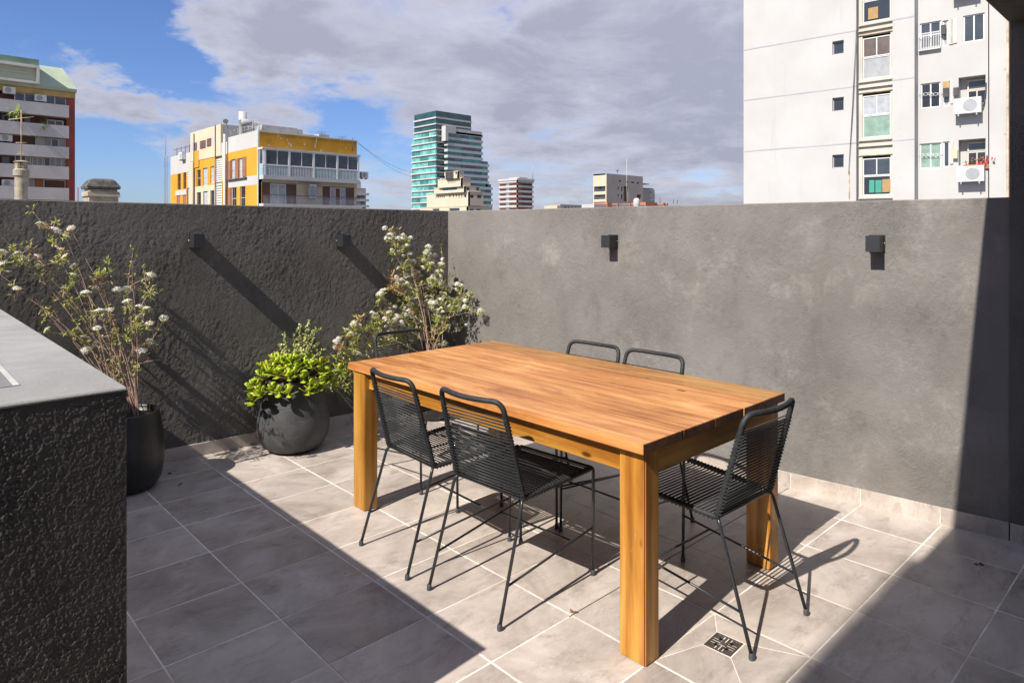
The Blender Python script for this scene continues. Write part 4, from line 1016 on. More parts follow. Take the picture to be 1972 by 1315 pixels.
# segment d: far end
hd1 = hole(fL, 342, 348, 335, 365.5); hd2 = hole(fL, 353, 358.5, 332.5, 364); hd3 = hole(fL, 340.5, 347, 377, 402); hd4 = hole(fL, 352, 359, 375, 402)
zone(fL, 328.5, 375, 291.5, 329, 374, 'white', off=.01); zone(fL, 328.5, 360, 329.05, 369, 374, 'yellow', [hd1, hd2]); zone(fL, 328.5, 360, 369.05, None, 374, 'yellow', [hd3, hd4])
for h in (hd1, hd2): winp(fL, h, 1, pane='glass', frame='shutter', rail=.5)
for h in (hd3, hd4): 
    m = MB(); fL.slab(m, *sorted(h[:2]), h[2], h[3], -.2, -.05); m.build('shutter', M['shutter'], yb)
h = hole(fL, 338.5, 359.5, 366.5, 376); m = MB(); fL.slab(m, *sorted(h[:2]), h[2], h[3], .002, .05); m.build('white_band', M['white'], yb)
zone(fL, 360, 368, 318, None, 367, 'grille', off=-.15, name='shaft_back'); slats(fL, 360, 367.8, 322, 362, 11, yb); zone(fL, 368, 375, 314, None, 374, 'beige', off=.22)
# right facade: mustard parapet, enclosed balcony, lower storey
RB = lenR
mp_t, mp_b = Zf(fR, 500, 254), Zf(fR, 500, 283)
m = MB(); fR.slab(m, .02, RB, mp_b, mp_t, -.3, .02); m.build('parapet', M['mustard'], yb)
m = MB(); fR.slab(m, -.02, RB + .05, mp_t + .002, mp_t + .14, -.34, .05); m.build('parapet_coping', M['cream_w'], yb)
rp = random.Random(5); m = MB()     # peeled spots of the tarpaulin
for (u, v, w, h) in ((536, 262, .16, .35), (541, 266, .14, .2), (553, 270, .12, .3), (556, 277, .16, .35), (560, 280, .14, .5), (573, 267, .12, .12), (586, 278, .2, .25), (572, 284, .1, .15), (609, 270, .12, .9), (607, 281, .14, .5), (618, 290, .14, .25), (666, 286, .14, .2), (518, 280, .18, .2), (553, 284, .12, .12)):
    a_, z__ = fR.sz(u, v); c0 = []
    for k in range(9): w_ = k * 2 * math.pi / 9; c0.append((math.cos(w_) * w * .5 * rp.uniform(.6, 1.2), math.sin(w_) * h * .5 * rp.uniform(.8, 1.1)))
    m.add([fR.P(a_ + x, z__ + y, .024) for x, y in c0] + [fR.P(a_ + x, z__ + y, .021) for x, y in c0], [tuple(range(9))])
m.build('peeled_patches', M['white'], yb)
fB = Fac(O + fR.n * .95, AX)       # balcony front
zt_, zr_, zs_, zb_ = Zf(fB, 512, 287), Zf(fB, 512, 317), Zf(fB, 512, 337.5), Zf(fB, 512, 342)
bR = fB.s(691)
m = MB(); fB.slab(m, -.1, bR + .15, zt_ - .02, zt_ + .18, -1.2, .1); m.build('balcony_roof', M['cream_w'], yb)
m = MB(); fB.slab(m, .0, bR + .12, zs_ - .38, zs_, -1.15, .08); m.build('balcony_slab', M['conc_grey'], yb)
# room wall behind the glazing
zw0 = Zf(fR, 500, 395)
m = MB(); fR.slab(m, 0., RB, zs_, mp_b - .002, -.3, -.02); m.build('room_wall', M['cream_w'], yb)
for (u0, u1, vt, vb, mt) in ((522, 556, 300, 336, 'curtain_green'), (513, 520, 300, 335, 'shutter_d'), (560, 572, 296, 330, 'glass'), (594, 604, 300, 338, 'glass'), (611, 628, 302, 345, 'curtain'), (628, 650, 304, 345, 'glass'), (652, 672, 306, 346, 'curtain'), (674, 688, 308, 350, 'glass_blue')):
    a0, a1 = sorted((fR.s(u0), fR.s(u1))); um = (u0 + u1) / 2; m = MB(); fR.slab(m, a0, a1, max(zs_ + .01, Zf(fR, um, vb)), Zf(fR, um, vt), -.018, .03); m.build('room_window', M[mt], yb)
a_, z__ = fR.sz(581, 307); ac(yb, fR, a_, z__, 1.0, .75, .4)
posts = [510, 557, 604, 649.5, 690]
for k in range(4):
    a0, a1 = fB.s(posts[k]), fB.s(posts[k + 1]); w = fB.window(yb, a0 + .06, a1 - .06, zr_, zt_ - .03, 2, off=0., fr=.07, pane='glass_bal', name='glazing')
for u in posts: 
    a_ = fB.s(u); m = MB(); fB.slab(m, a_ - .1, a_ + .1, zs_, zt_ - .03, -.12, .06); m.build('post', M['alu'], yb)
m = MB(); fB.slab(m, .0, bR, zr_ - .08, zr_, -.05, .05); m.build('handrail', M['alu'], yb)
nb_ = 62; bal = MB()
for k in range(nb_): a_ = .15 + (bR - .3) * k / (nb_ - 1); fB.slab(bal, a_ - .02, a_ + .02, zs_, zr_ - .08, .0, .04)
tag(bal.build('balusters', M['alu'], yb), kind='stuff')
for k in range(4):
    a0, a1 = fB.s(posts[k]) + .1, fB.s(posts[k + 1]) - .1; m = MB(); fB.slab(m, a0, a1, zs_, zr_ - .1, -.09, -.06); m.build('balcony_panel', M[('glass_aq', 'curtain', 'glass_aq', 'glass_aq')[k]], yb)
m = MB(); fL.slab(m, -.95, -.02, zs_, zr_, -.03, 0.); m.build('balcony_panel', M['glass_aq'], yb)
fL.window(yb, -.93, -.04, zr_ + .01, zt_ - .03, 1, off=-.02, fr=.06, pane='glass_blue', name='glazing')
ac(yb, fR, RB + .55, Zf(fR, 696, 338), .8, .7, .6, off=.3)
# lower storey
hl = [hole(fR, 503, 571, 352, 394), hole(fR, 621, 682, 360, 397)]
m = MB(); fR.wall(m, 0., RB, GZ, zs_ - .38, [(h[0], h[1], h[2] - .5, h[3]) for h in hl]); m.build('wall', M['beige'], yb)
for (u0, u1, vt, vb, mt) in ((503, 520.8, 353, 394, 'shutter_d'), (552.5, 571, 356, 395, 'shutter_d'), (621, 636, 360, 398, 'shutter_d'), (667, 682, 363, 399, 'shutter_d')):
    h = hole(fR, u0, u1, vt, vb); m = MB(); fR.slab(m, *sorted(h[:2]), h[2], h[3], -.2, -.06); m.build('shutter', M[mt], yb)
h = hole(fR, 521, 552, 354.5, 394); fR.window(yb, *h, 2, off=-.16, fr=.07, pane='curtain'); h = hole(fR, 636.5, 666.5, 362, 399); fR.window(yb, *h, 3, off=-.16, fr=.07, panes=['curtain', 'shutter_d', 'curtain'])
for (u0, u1, vt, vb) in ((573, 594, 348.5, 355), (600, 618, 354, 361)):
    h = hole(fR, u0, u1, vt, vb); m = MB(); fR.slab(m, *sorted(h[:2]), h[2], h[3], .002, .06); m.build('vent', M['grille'], yb)
a_, z__ = fR.sz(600, 369); ac(yb, fR, a_, z__, .75, 1.5, .4)
zl = Zf(fB, 512, 392); m = MB(); fB.slab(m, -.02, fB.s(697), zl - .25, zl, -.948, .12); m.build('balcony_slab', M['white'], yb)
zt3 = Zf(fB, 512, 374.5); m = MB(); fB.slab(m, 0, fB.s(694), zt3 - .05, zt3, 0, .05); m.build('handrail', M['dark'], yb)
bal = MB()
for k in range(84): a_ = .1 + (fB.s(694) - .2) * k / 83; fB.slab(bal, a_ - .015, a_ + .015, zl, zt3 - .05, 0, .03)
tag(bal.build('balusters', M['grille'], yb), kind='stuff')
# white drainpipe at the corner and vent pipe on the long side
m = MB(); m.tube([fL.P(e(439) + .05, GZ, .35), fL.P(e(439) + .05, Zf(fL, 439, 259), .35)], .14, 8); m.build('vent_pipe', M['white'], yb)
m = MB(); m.tube([fL.P(.1, GZ, .08), fL.P(.1, zroof, .08)], .09, 8); m.build('drainpipe', M['grille'], yb)
m = MB(); m.tube([fL.P(e(375.5), GZ, .12), fL.P(e(375.5), Zf(fL, 375.5, 258), .12)], .07, 6); m.build('drainpipe', M['dark'], yb)
m = MB(); m.tube([fL.P(e(416.5), GZ, .12), fL.P(e(416.5), Zf(fL, 416.5, 241), .12)], .06, 6); m.build('drainpipe', M['dark'], yb)
# roof furniture: things standing on the building
def up(fc, a, z, off): return Vector(fc.P(a, z, off))
rf = zroof - 1.
a_ = e(446); c0 = up(fL, a_, rf, -3.0)
q = MB(); zt5 = Zf(fL, 446, 205); q.lathe([(.0, 0), (.62, 0), (.62, zt5 - rf - 1.6), (.62, zt5 - rf)], tuple(at(467.5, 71.)) + (rf,), 20); q.lathe([(.66, 0), (.66, .12)], tuple(at(467.5, 71.)) + (zat(232, 71) ,), 20)
q = MB(); cc_ = at(467.5, 76.); zt5 = zat(216, 76); q.lathe([(.42, 0), (.42, zt5 - rf - 1.), (.46, zt5 - rf - .98), (.46, zt5 - rf - .86), (.42, zt5 - rf - .84), (.42, zt5 - rf), (.36, zt5 - rf)], (cc_.x, cc_.y, rf), 20)
tag(q.build('roof_flue', M['white'], None), 'white cylindrical flue standing on the roof of the yellow building', 'chimney')
q = MB(); cc_ = at(480, 75.); q.tube([(cc_.x - .8, cc_.y, zat(237, 75)), (cc_.x + .2, cc_.y, zat(237, 75)), (cc_.x + .7, cc_.y, zat(240, 75)), (cc_.x + .75, cc_.y, rf)], .38, 12)
tag(q.build('vent_cowl', M['grille'], None), 'curved dark grey vent duct right of the white flue on the yellow building', 'duct')
q = MB(); cc_ = at(434.5, 73.); zc = zat(234, 73)
for k in range(1): q.lathe([(.0, -.10), (.18, -.06), (.28, .0)], (0, 0, 0), 16)
do = q.build('satellite_dish', M['dark'], None, (cc_.x, cc_.y, zc)); do.rotation_euler = (R(75), 0, R(-30)); tag(do, 'small grey satellite dish at the left roof edge of the yellow building', 'satellite dish')
q = MB(); q.tube([(0, 0, 0), (0, -.15, -1.6)], .05, 6); q.build('mast', M['grille'], do)
q = MB(); c1_ = at(505, 72.); c2_ = at(549, 76.5); z0_ = rf
fT = Fac(c1_, AX); q = MB(); fT.slab(q, 0, (c2_ - c1_).length * .86, rf, zat(243, 73), -1.8, 0); fT.slab(q, (c2_ - c1_).length * .861, (c2_ - c1_).length * 1.0, rf, zat(250, 75), -1.8, -.02)
tag(q.build('roof_tank', M['metal'], None), 'long pale metal duct housing on the right part of the yellow building roof', 'roof tank')
q = MB(); fT2 = Fac(at(562, 76), AX); fT2.slab(q, 0, 3.2, rf, zat(259, 77), -1.5, 0); fT2.slab(q, 3.3, 4.6, rf, zat(260, 79), -1.5, 0)
tag(q.build('roof_tank', M['conc_grey'], None), 'low pale tank beyond the duct on the yellow building roof', 'roof tank')
q = MB()
for (u, v) in ((487, 231), (490, 231), (493, 231), (496.5, 231), (499, 231)):
    p = at(u, 71.5); q.tube([(p.x, p.y, rf), (p.x, p.y, zat(v, 71.5))], .035, 4)
p0, p1_ = at(486, 71.5), at(500, 71.5); q.tube([(p0.x, p0.y, zat(232, 71.5)), (p1_.x, p1_.y, zat(232, 71.5))], .03, 4); tag(q.build('roof_rack', M['grille'], None), 'small rack of upright pipes at the front roof corner of the yellow building', 'pipe rack')
def antenna(u, v0, v1, d, lab, arms=((0., .5), (.12, .4), (.25, .3)), r=.03, mat='dark'):
    p = at(u, d); q = MB(); z0, z1 = zat(v0, d), zat(v1, d); q.tube([(0, 0, 0), (0, 0, z1 - z0)], r, 5)
    o = q.build('antenna', M[mat], None, (p.x, p.y, z0)); q = MB()
    for (k, w) in arms: zz_ = (z1 - z0) * (1 - k); q.tube([(-w * C_, w * S_, zz_), (w * C_, -w * S_, zz_)], r * .6, 4)
    q.build('crossbars', M[mat], o); tag(o, lab, 'antenna', 'roof antennas'); return o
antenna(619, 285, 255, 75, 'thin television antenna on the middle of the yellow building roof'); antenna(659, 290, 263, 76, 'small antenna near the right end of the yellow building roof'); antenna(679, 292, 265, 76, 'short bare pole at the right corner of the yellow building roof', arms=())
# railing along the long side of the roof
q = MB(); zr5 = Zf(fL, 480, 247)
a0, a1 = e(497), e(441)
for k in range(9): a_ = a0 + (a1 - a0) * k / 8; q.tube([fL.P(a_, zroof, -.2), fL.P(a_, zroof + .75, -.2)], .025, 4)
q.tube([fL.P(a0, zroof + .75, -.2), fL.P(a1, zroof + .75, -.2)], .03, 4); q.tube([fL.P(a0, zroof + .4, -.2), fL.P(a1, zroof + .4, -.2)], .02, 4); q.build('roof_railing', M['grille'], yb)
q = MB(); zq = Zf(fL, 350, 292); 
for u in (336, 344, 352, 360): q.tube([fL.P(e(u), zroof - 1.5, -.3), fL.P(e(u), zroof + .5, -.3)], .04, 4)
q.tube([fL.P(e(330), zroof + .3, -.3), fL.P(e(366), zroof + .3, -.3)], .03, 4); q.build('roof_railing', M['dark'], yb)
a_, z__ = fL.sz(355, 301); ac(yb, fL, a_, z__, 1.2, .9, .5)
# cables from its right corner to the tower
q = MB(); p0 = Vector((*at(687, 76), zat(274, 76)))
for dv, u1, v1 in ((0, 800, 333), (3, 800, 343)):
    p1_ = Vector((*at(u1, 120), zat(v1, 120))); q.tube([p0.lerp(p1_, t) - Vector((0, 0, math.sin(t * math.pi) * .7)) for t in [k / 12 for k in range(13)]], .018, 4)
tag(q.build('overhead_cables', M['dark'], None), 'two thin black cables sagging from the yellow building towards the glass tower', 'cable')

# ---------------------------------------------------------------- small block just right of the yellow one
O = at(704, 150); f1, f2 = Fac(O, AY), Fac(O, AX); m = MB(); sm = empty('apartment_building', (O.x, O.y, GZ), 'small grey balconied block peeping out right of the yellow building', 'building')
fL0 = Fac(at(690, 150), AX); zz0 = zat(372, 150); m = MB(); fL0.slab(m, -8, 1.9, GZ, zat(362, 150), -10, 0); m.build('body', M['far_beige'], sm); m = MB(); fL0.slab(m, -8, .9, zat(362, 150) + .01, zat(350, 150), -8, -.4); m.build('penthouse', M['white'], sm)
for k in range(5): m = MB(); z = zat(372 + k * 11.5, 150); fL0.slab(m, -8, 2.2, z - .5, z, .002, .9); m.build('balcony_slab', M['white'], sm)
for k in range(4): 
    z = zat(383 + k * 11.5, 150); fL0.window(sm, -.6, 1.5, z + .1, z + .8, 2, off=.06, fr=.08)

# ---------------------------------------------------------------- C: green glass tower
D = 330; O = at(840, D); fL, fR = Fac(O, AY), Fac(O, AX)
gt = empty('glass_tower', (O.x, O.y, GZ), 'tall green glass tower with white floor bands and stepped right side', 'building')
pz = 11.62; z_top = zat(213, D); zs = [zat(224.8 + k * 11.63, D) for k in range(16)]
kw = dict(root=gt)
sl_ = fL.s(797); sl2 = fL.s(792.5); sr1 = fR.s(908); sr2 = fR.s(928); sr3 = fR.s(940); sr4 = fR.s(946.5); sr0 = fR.s(860)
q = MB(); 
def tower_floor(k, z0, z1, l, r):
    band = (z1 - z0) * .20; g0 = z0 + band
    # glass storey
    for fc, ln in ((fL, l), (fR, r)):
        n = max(1, int(ln / 6)); 
        for j in range(n):
            a0, a1 = ln * j / n + .05, ln * (j + 1) / n - .05; m = MB(); fc.slab(m, a0, a1, g0, z1, -.5, -.25)
            if fc is fL: mt = 'tglass_d' if k < 3 else ('tglass' if (j * 7 + k * 3) % 4 == 0 else 'tglass_l') 
            else: mt = 'tglass_d' if k < 3 or j == 0 or (j + k) % 4 == 3 else ('tglass' if (j + k) % 3 else 'tglass_b')
            m.build('glass_panel', M[mt], gt)
    ext = .0 if k < 3 else 0.
    m = MB(); m_ = fL; 
    vs = [(0, 0), (l, 0), (l, -r), (0, -r)]
    P_ = lambda a, o, z: fL.P(a, z, o)
    e0 = .35
    pl = [P_(-e0, e0, z0), P_(l, e0, z0), P_(l, -r, z0), P_(-e0, -r - 0, z0)]; pu = [(x, y, g0) for x, y, _ in pl]
    m.add(pl + pu, [(3, 2, 1, 0), (4, 5, 6, 7), (0, 1, 5, 4), (1, 2, 6, 5), (2, 3, 7, 6), (3, 0, 4, 7)]); m.build('floor_band', M['white'], gt)
zt_prev = z_top
m = MB(); vs = [fL.P(.6, z_top - .6, -.6), fL.P(sl_ - .5, z_top - .6, -.6), fL.P(sl_ - .5, z_top - .6, -sr1 + .6), fL.P(.6, z_top - .6, -sr1 + .6)]; m.add([(x, y, GZ) for x, y, _ in vs] + vs, [(4, 5, 6, 7), (0, 1, 5, 4), (1, 2, 6, 5), (2, 3, 7, 6), (3, 0, 4, 7)]); m.build('core', M['tglass_d'], gt)
for k, z0 in enumerate(zs):
    l = sl_ if k < 4 else sl2 + 0.; r = sr1
    tower_floor(k, z0 - .8, zt_prev - .8 if k else z_top, l, r); zt_prev = z0
# projecting right wing (white frame, stepping out lower down)
fW = Fac(O + fR.n * 3.0, AX); w0 = fW.s(862); 
def wing(k0, k1, a0, a1, out=0.):
    z1, z0 = zs[k0], (zs[k1] if k1 < 16 else GZ); m = MB(); fW.slab(m, a0 + .3, a1 - .3, z0, z1 - .3, -12, -.4); m.build('wing_core', M['tglass_d'], gt)
    for k in range(k0, min(k1, 15)):
        zt5, zb5 = zs[k], zs[k + 1]; h = zt5 - zb5; m = MB(); fW.slab(m, a0, a1 + .8, zb5 + h * .55 - .8, zt5 - .8, -12, 0); m.build('floor_band', M['white'], gt)
        n = int((a1 - a0) / 4)
        for j in range(n):
            m = MB(); fW.slab(m, a0 + (a1 - a0) * j / n + .05, a0 + (a1 - a0) * (j + 1) / n - .05, zb5 - .8, zb5 + h * .55 - .8, -.39, -.2); m.build('glass_panel', M[('tglass_d', 'tglass', 'tglass_b', 'tglass')[(j * 5 + (j * j + k) % 3) % 4]], gt)
m = MB(); fW.slab(m, w0, fW.s(928), zs[2] - 1.8, zs[1] - 2.2, -12, 0); m.build('wing_parapet', M['white'], gt)
m = MB(); fW.slab(m, w0 - 1.5, w0 + 5, zs[2] - 1.8, zs[1] - 1.4, -3.2, .3); fW.slab(m, w0 - 1.5, w0 + .2, zs[4], zs[2] - 1.8, -3.2, .3); m.build('wing_frame', M['white'], gt)
wing(2, 7, w0, fW.s(928)); wing(7, 11, w0, fW.s(940)); wing(11, 16, w0, fW.s(946.5))
for (u0, u1, v) in ((910, 927, 250), (930, 940, 304), (936, 946, 350)):
    m = MB(); a0, a1 = fW.s(u0), fW.s(u1); fW.slab(m, a0, a1, zat(v + 6, D), zat(v, D), -1, -.2); m.build('terrace_glass', M['tglass_b'], gt)

# ---------------------------------------------------------------- D: cream art-deco style block in front of the tower
D = 250; O = at(903, D); fL, fR = Fac(O, AY), Fac(O, AX)
cr = empty('cream_building', (O.x, O.y, GZ), 'cream stepped apartment building standing in front of the green glass tower', 'building')
def stepb(u0, uc, u1, vt, vb, mat='far_cream', name='tier', dep=30, wL=(), wR=(), n0=0):
    d_ = D; O_ = at(uc, d_); a, b = Fac(O_, AY), Fac(O_, AX); la, lb = a.s(u0), b.s(u1); z1, z0 = zat(vt, d_), (zat(vb, d_) if vb else GZ)
    m = MB(); vs = [a.P(0, z0, 0), a.P(la, z0, 0), a.P(la, z0, -lb), a.P(0, z0, -lb)]; m.add(vs + [(x, y, z1) for x, y, _ in vs], [(4, 5, 6, 7), (1, 2, 6, 5), (2, 3, 7, 6)])
    H1 = [hole(a, x0, x1, t, bt) for (x0, x1, t, bt) in wL]; H2 = [hole(b, x0, x1, t, bt) for (x0, x1, t, bt) in wR]
    a.wall(m, 0, la, z0, z1, H1, 0, .5, .5); b.wall(m, 0, lb, z0, z1, H2, 0, .5, .5); w = m.build(name, M[mat], cr)
    for h in H1: a.window(cr, *h, 1, off=-.3, fr=.15, pane='glass')
    for h in H2: b.window(cr, *h, 1, off=-.3, fr=.15, pane='glass_blue')
    m = MB(); a.slab(m, -.12, la + .12, z1 + .01, z1 + .3, -lb - .12, .12); m.build('cornice', M[mat], cr)
wl = [(839 + k * 3.8, 841.3 + k * 3.8, 376.5, 382) for k in range(5)] + [(865, 867.6, 375, 380.5), (872, 874.5, 374.5, 380.5), (878, 880.3, 374, 380.5), (883, 885.3, 374, 382), (888, 890.3, 374, 382), (893, 898, 374, 381.5)]
stepb(822, 903, 931, 370, 396, wL=wl, wR=[(905.5, 913, 375, 382), (919, 928, 375, 382.5)])
stepb(808, 900, 948, 398, None, wL=[(833, 846, 402, 408), (865, 885, 401, 407)], wR=[(905, 912, 402, 408), (918, 926, 402, 408)])
stepb(836, 895, 925, 359, 370, wR=[(898, 905, 360, 367), (917, 924, 360, 368)], wL=[(852, 880, 361, 367)]); stepb(843, 889, 906, 343.5, 359, wL=[(846.5, 849.5, 344, 346)]); stepb(857, 882, 893, 330.5, 343, wL=[(876.5, 881, 331.5, 337)])
m = MB(); a = Fac(at(882, D), AY)
for k in range(6): s0 = a.s(860 + k * 2.6); a.slab(m, s0 - .12, s0 + .12, zat(345, D), zat(327, D), .02, .4)
m.build('fins', M['dark'], cr)

# ---------------------------------------------------------------- E: striped block
D = 300; O = at(996, D); fL, fR = Fac(O, AY), Fac(O, AX)
sb_ = empty('striped_building', (O.x, O.y, GZ), 'narrow distant block with terracotta and white balcony stripes, right of the glass tower', 'building')
lL, lR = fL.s(960.5), fR.s(1028); z1 = zat(347, D); m = MB(); fL.slab(m, .5, lL - .3, GZ, z1, -lR + .4, -.5); m.build('body', M['dark'], sb_)
for k in range(7):
    zt5 = zat(347 + k * 9.6, D); zm = zat(347 + k * 9.6 + 4.0, D); zb5 = zat(347 + k * 9.6 + 6.2, D)
    for (fc, ln) in ((fL, lL), (fR, lR)):
        m = MB(); fc.slab(m, 0, ln, zm, zt5, -.49, 0); m.build('white_band', M['white'], sb_)
    m = MB(); fL.slab(m, .2, lL * .40, zb5, zm - .01, -.49, -.1); fL.slab(m, lL * .62, lL, zb5, zm - .01, -.49, -.1); m.build('terracotta_band', M['terracotta'], sb_)
    m = MB(); fR.slab(m, .2, lR * .30, zb5 - .6, zm - .01, -.49, -.1); fR.slab(m, lR * .32, lR * .92, zb5, zm - .01, -.49, -.05); m.build('terracotta_band', M['terracotta'], sb_)
    for j in range(3): a0 = lL * (.44 + j * .06); fL.window(sb_, a0, a0 + lL * .05, zb5 - .8, zm, 1, off=-.2, fr=.1)
m = MB(); fL.slab(m, lL * .15, lL * .7, z1 + .01, zat(340, D), -lR * .8, -3); m.build('penthouse', M['conc_grey'], sb_)
m = MB(); fL.slab(m, -.3, lL + .3, z1 - .02, z1 + .9, -lR - .3, .3); m.build('parapet', M['white'], sb_)
antenna(1026, 345, 318, 300, 'thin mast on the right edge of the striped distant block', arms=(), r=.12, mat='grille')

# ---------------------------------------------------------------- F: tiny block, G: beige block with brick row
D = 300; O = at(1073, D); f0 = Fac(O, AX); fb_ = empty('low_building', (O.x, O.y, GZ), 'tiny beige roofline barely visible above the wall between the striped and beige blocks', 'building')
w_ = f0.s(1127); m = MB(); f0.slab(m, 0, w_, GZ, zat(396, D), -8, 0); m.build('body', M['far_cream'], fb_); m = MB(); f0.slab(m, w_ * .1, w_, zat(397, D), zat(393.5, D), -7, .1); m.build('roof', M['far_beige'], fb_)
m = MB(); 
for k in range(6): a0 = w_ * (.25 + k * .12); f0.slab(m, a0, a0 + .9, zat(401, D), zat(398, D), .1, .2)
m.build('window', M['dark'], fb_)
D = 230; O = at(1168, D); fL, fR = Fac(O, AY), Fac(O, AX)
bb = empty('beige_building', (O.x, O.y, GZ), 'beige concrete apartment building with blank flank wall and left balconies, right of centre', 'building')
lL, lR = fL.s(1142.5), fR.s(1238); z1 = zat(334, D)
hw = [(1192, 1196, 347.5, 350.5), (1205, 1210, 349, 352.5), (1215.5, 1221, 350, 353), (1226.5, 1230.5, 351, 354.5), (1189.5, 1192, 360, 366), (1196.5, 1199.5, 360, 369), (1189.5, 1192, 374, 380), (1196.5, 1199.5, 374.5, 384), (1201, 1209.5, 359, 388), (1226.5, 1234.5, 375, 388)]
Hs = [hole(fR, *h) for h in hw]; m = MB(); fR.wall(m, 0, lR, GZ, z1, Hs, 0, .6, .5)
m.add([fR.P(0, z1, 0), fR.P(lR, z1, 0), fR.P(lR, z1, -lL), fR.P(0, z1, -lL)], [(0, 1, 2, 3)]); m.add([fR.P(lR, GZ, 0), fR.P(lR, z1, 0), fR.P(lR, z1, -lL), fR.P(lR, GZ, -lL)], [(0, 1, 2, 3)])
m.add([fR.P(0, GZ, -lL), fR.P(0, z1, -lL), fR.P(lR, z1, -lL), fR.P(lR, GZ, -lL)], [(0, 1, 2, 3)]); m.build('flank_wall', M['far_beige'], bb)
for h in Hs[:8]: fR.window(bb, *h, 1, off=-.4, fr=.1, frame='dark')
for h in Hs[8:]: q = MB(); fR.slab(q, *sorted(h[:2]), h[2], h[3], -.62, -.6); q.build('recess', M['shutter_d'], bb)
hb = [hole(fL, 1144, 1166, 359, 369), hole(fL, 1144, 1166, 375, 384), hole(fL, 1144, 1166, 389, 398)]
m = MB(); fL.wall(m, .02, lL, GZ, z1 - .5, hb, .02, 2.5, .5); m.build('balcony_wall', M['far_cream'], bb)
for h in hb: fL.window(bb, *h, 3, off=-2.3, fr=.15, pane='glass_blue')
for h in hb: q = MB(); fL.slab(q, *sorted(h[:2]), h[2], h[2] + 1., -.1, -.06); q.build('balcony_rail', M['glass_blue'], bb)
O2 = Fac(O, AX); m = MB(); fR.slab(m, lR + .01, fR.s(1263), GZ, zat(359.5, D), -12, -.5); m.build('lower_wing', M['far_beige'], bb)
for (u0, u1, t, b) in ((1237.5, 1240.5, 364, 370), (1237.5, 1240.5, 378, 384), (1252, 1259.5, 366, 376), (1252, 1259.5, 379, 386)): h = hole(fR, u0, u1, t, b); fR.window(bb, *h, 2 if u1 - u0 > 4 else 1, off=-.44, fr=.12)
m = MB(); fR.slab(m, lR, fR.s(1252), zat(349, D), zat(347.5, D), -6, -.5); m.build('awning', M['dark'], bb)
m = MB(); fR.slab(m, lR + .5, fR.s(1262), zat(359.5, D), zat(356.5, D), -.8, -.7); m.build('glass_balustrade', M['glass_blue'], bb)
antenna(1189, 334, 328, 228, 'small antenna on the beige building roof', r=.1); q = antenna(1207, 392, 306, 226, 'tall thin white mast in front of the beige building flank', arms=(), r=.08, mat='white')
# brick and white rooftop row in front
D = 170; O = at(1168, D); fR = Fac(O, AX); rw = empty('rooftop_row', (O.x, O.y, GZ), 'low row of white rooftop walls with brick piers below the beige building', 'building')
segs = [(1144, 1168, 394, 'white'), (1168, 1176.5, 390, 'brick'), (1176.5, 1188, 393, 'white'), (1188, 1190, 391, 'brick'), (1190, 1212, 392, 'white'), (1212, 1214, 390, 'brick'), (1214, 1222, 392, 'white'), (1222, 1226, 389, 'brick'), (1226, 1242, 391.5, 'white'), (1242, 1264.5, 386, 'brick'), (1264.5, 1276, 389.5, 'conc_grey'), (1276, 1280.5, 386, 'brick'), (1280.5, 1283, 390, 'conc_grey'), (1283, 1285.5, 386.5, 'brick'), (1285.5, 1315, 390.5, 'conc_grey'), (1315, 1317, 389, 'brick'), (1319.5, 1324, 389, 'brick'), (1317, 1335, 391.5, 'cream')]
for i, (u0, u1, v, mt) in enumerate(segs):
    m = MB(); a0, a1 = fR.s(u0), fR.s(u1); fR.slab(m, a0 + .01, a1 - .01, GZ, zat(v, D), -4 - i * .01, (.25 if mt == 'brick' else 0)); m.build('wall', M[mt], rw)
m = MB(); p = at(1226, D - 2); m.lathe([(.0, -3), (.8, -3), (.8, 0), (.5, .4), (0, .5)], (p.x, p.y, zat(386, D)), 16); tag(m.build('water_tank', M['white'], None), 'small round white water tank on the low brick and white rooftops', 'water tank')
for (u, v0) in ((1297, 384), (1304.5, 385), (1271, 381)): antenna(u, 392, v0, 172, 'short pole on the low rooftops at pixel right of the brick wall', arms=(), r=.07)['label'] = {1297: 'taller short pole on the grey low rooftop, left of two', 1304.5: 'shorter pole on the grey low rooftop, right of two', 1271: 'small pole beside the brick box of the low rooftops'}[u]

# ---------------------------------------------------------------- H: tall white block at right
ang = AY + R(5.7); D = 40.; O = at(1432, D); f = Fac(O, ang)
wt = empty('white_tower', (O.x, O.y, GZ), 'tall white apartment tower filling the upper right with window column and air conditioners', 'building')
sgn = 1 if f.s(1600) > 0 else -1
s_ = f.s
zT = zat(-140, D) + 6
zp = lambda u, v: f.sz(u, v)[1]
sw = [hole(f, 1603, 1625, 79, 104.5), hole(f, 1603, 1625, 188, 214), hole(f, 1603, 1625, 298, 323.5), hole(f, 1603, 1625, -30, -4)]
m = MB(); a0, a1 = sorted((0., s_(1652))); f.wall(m, a0, a1, GZ, zT, sw, 0, .25, .4); m.build('wall', M['white'], wt)
for h in sw: f.window(wt, *h, 1, off=-.17, fr=.05, frame='grille', pane='glass')
# solid side / body
aE = s_(1944) ; m = MB(); x0, x1 = sorted((0., s_(2075))); f.slab(m, x0 + .05, x1, GZ, zT, -12, -1.0); m.build('body', M['white'], wt)
m = MB(); f.slab(m, *sorted((0., s_(1433.2))), GZ, zT, -12.1, -.001); m.build('end_wall', M['conc_grey'], wt)
# floor joints on the blank wall
fl_v = [(1540, 78), (1540, 180), (1540, 283.5), (1540, -27)]
for (u, v) in fl_v:
    z = zp(u, v); m = MB(); f.slab(m, *sorted((0.02, s_(1650))), z - .04, z + .03, .001, .012); m.build('floor_joint', M['joint_grey'], wt)
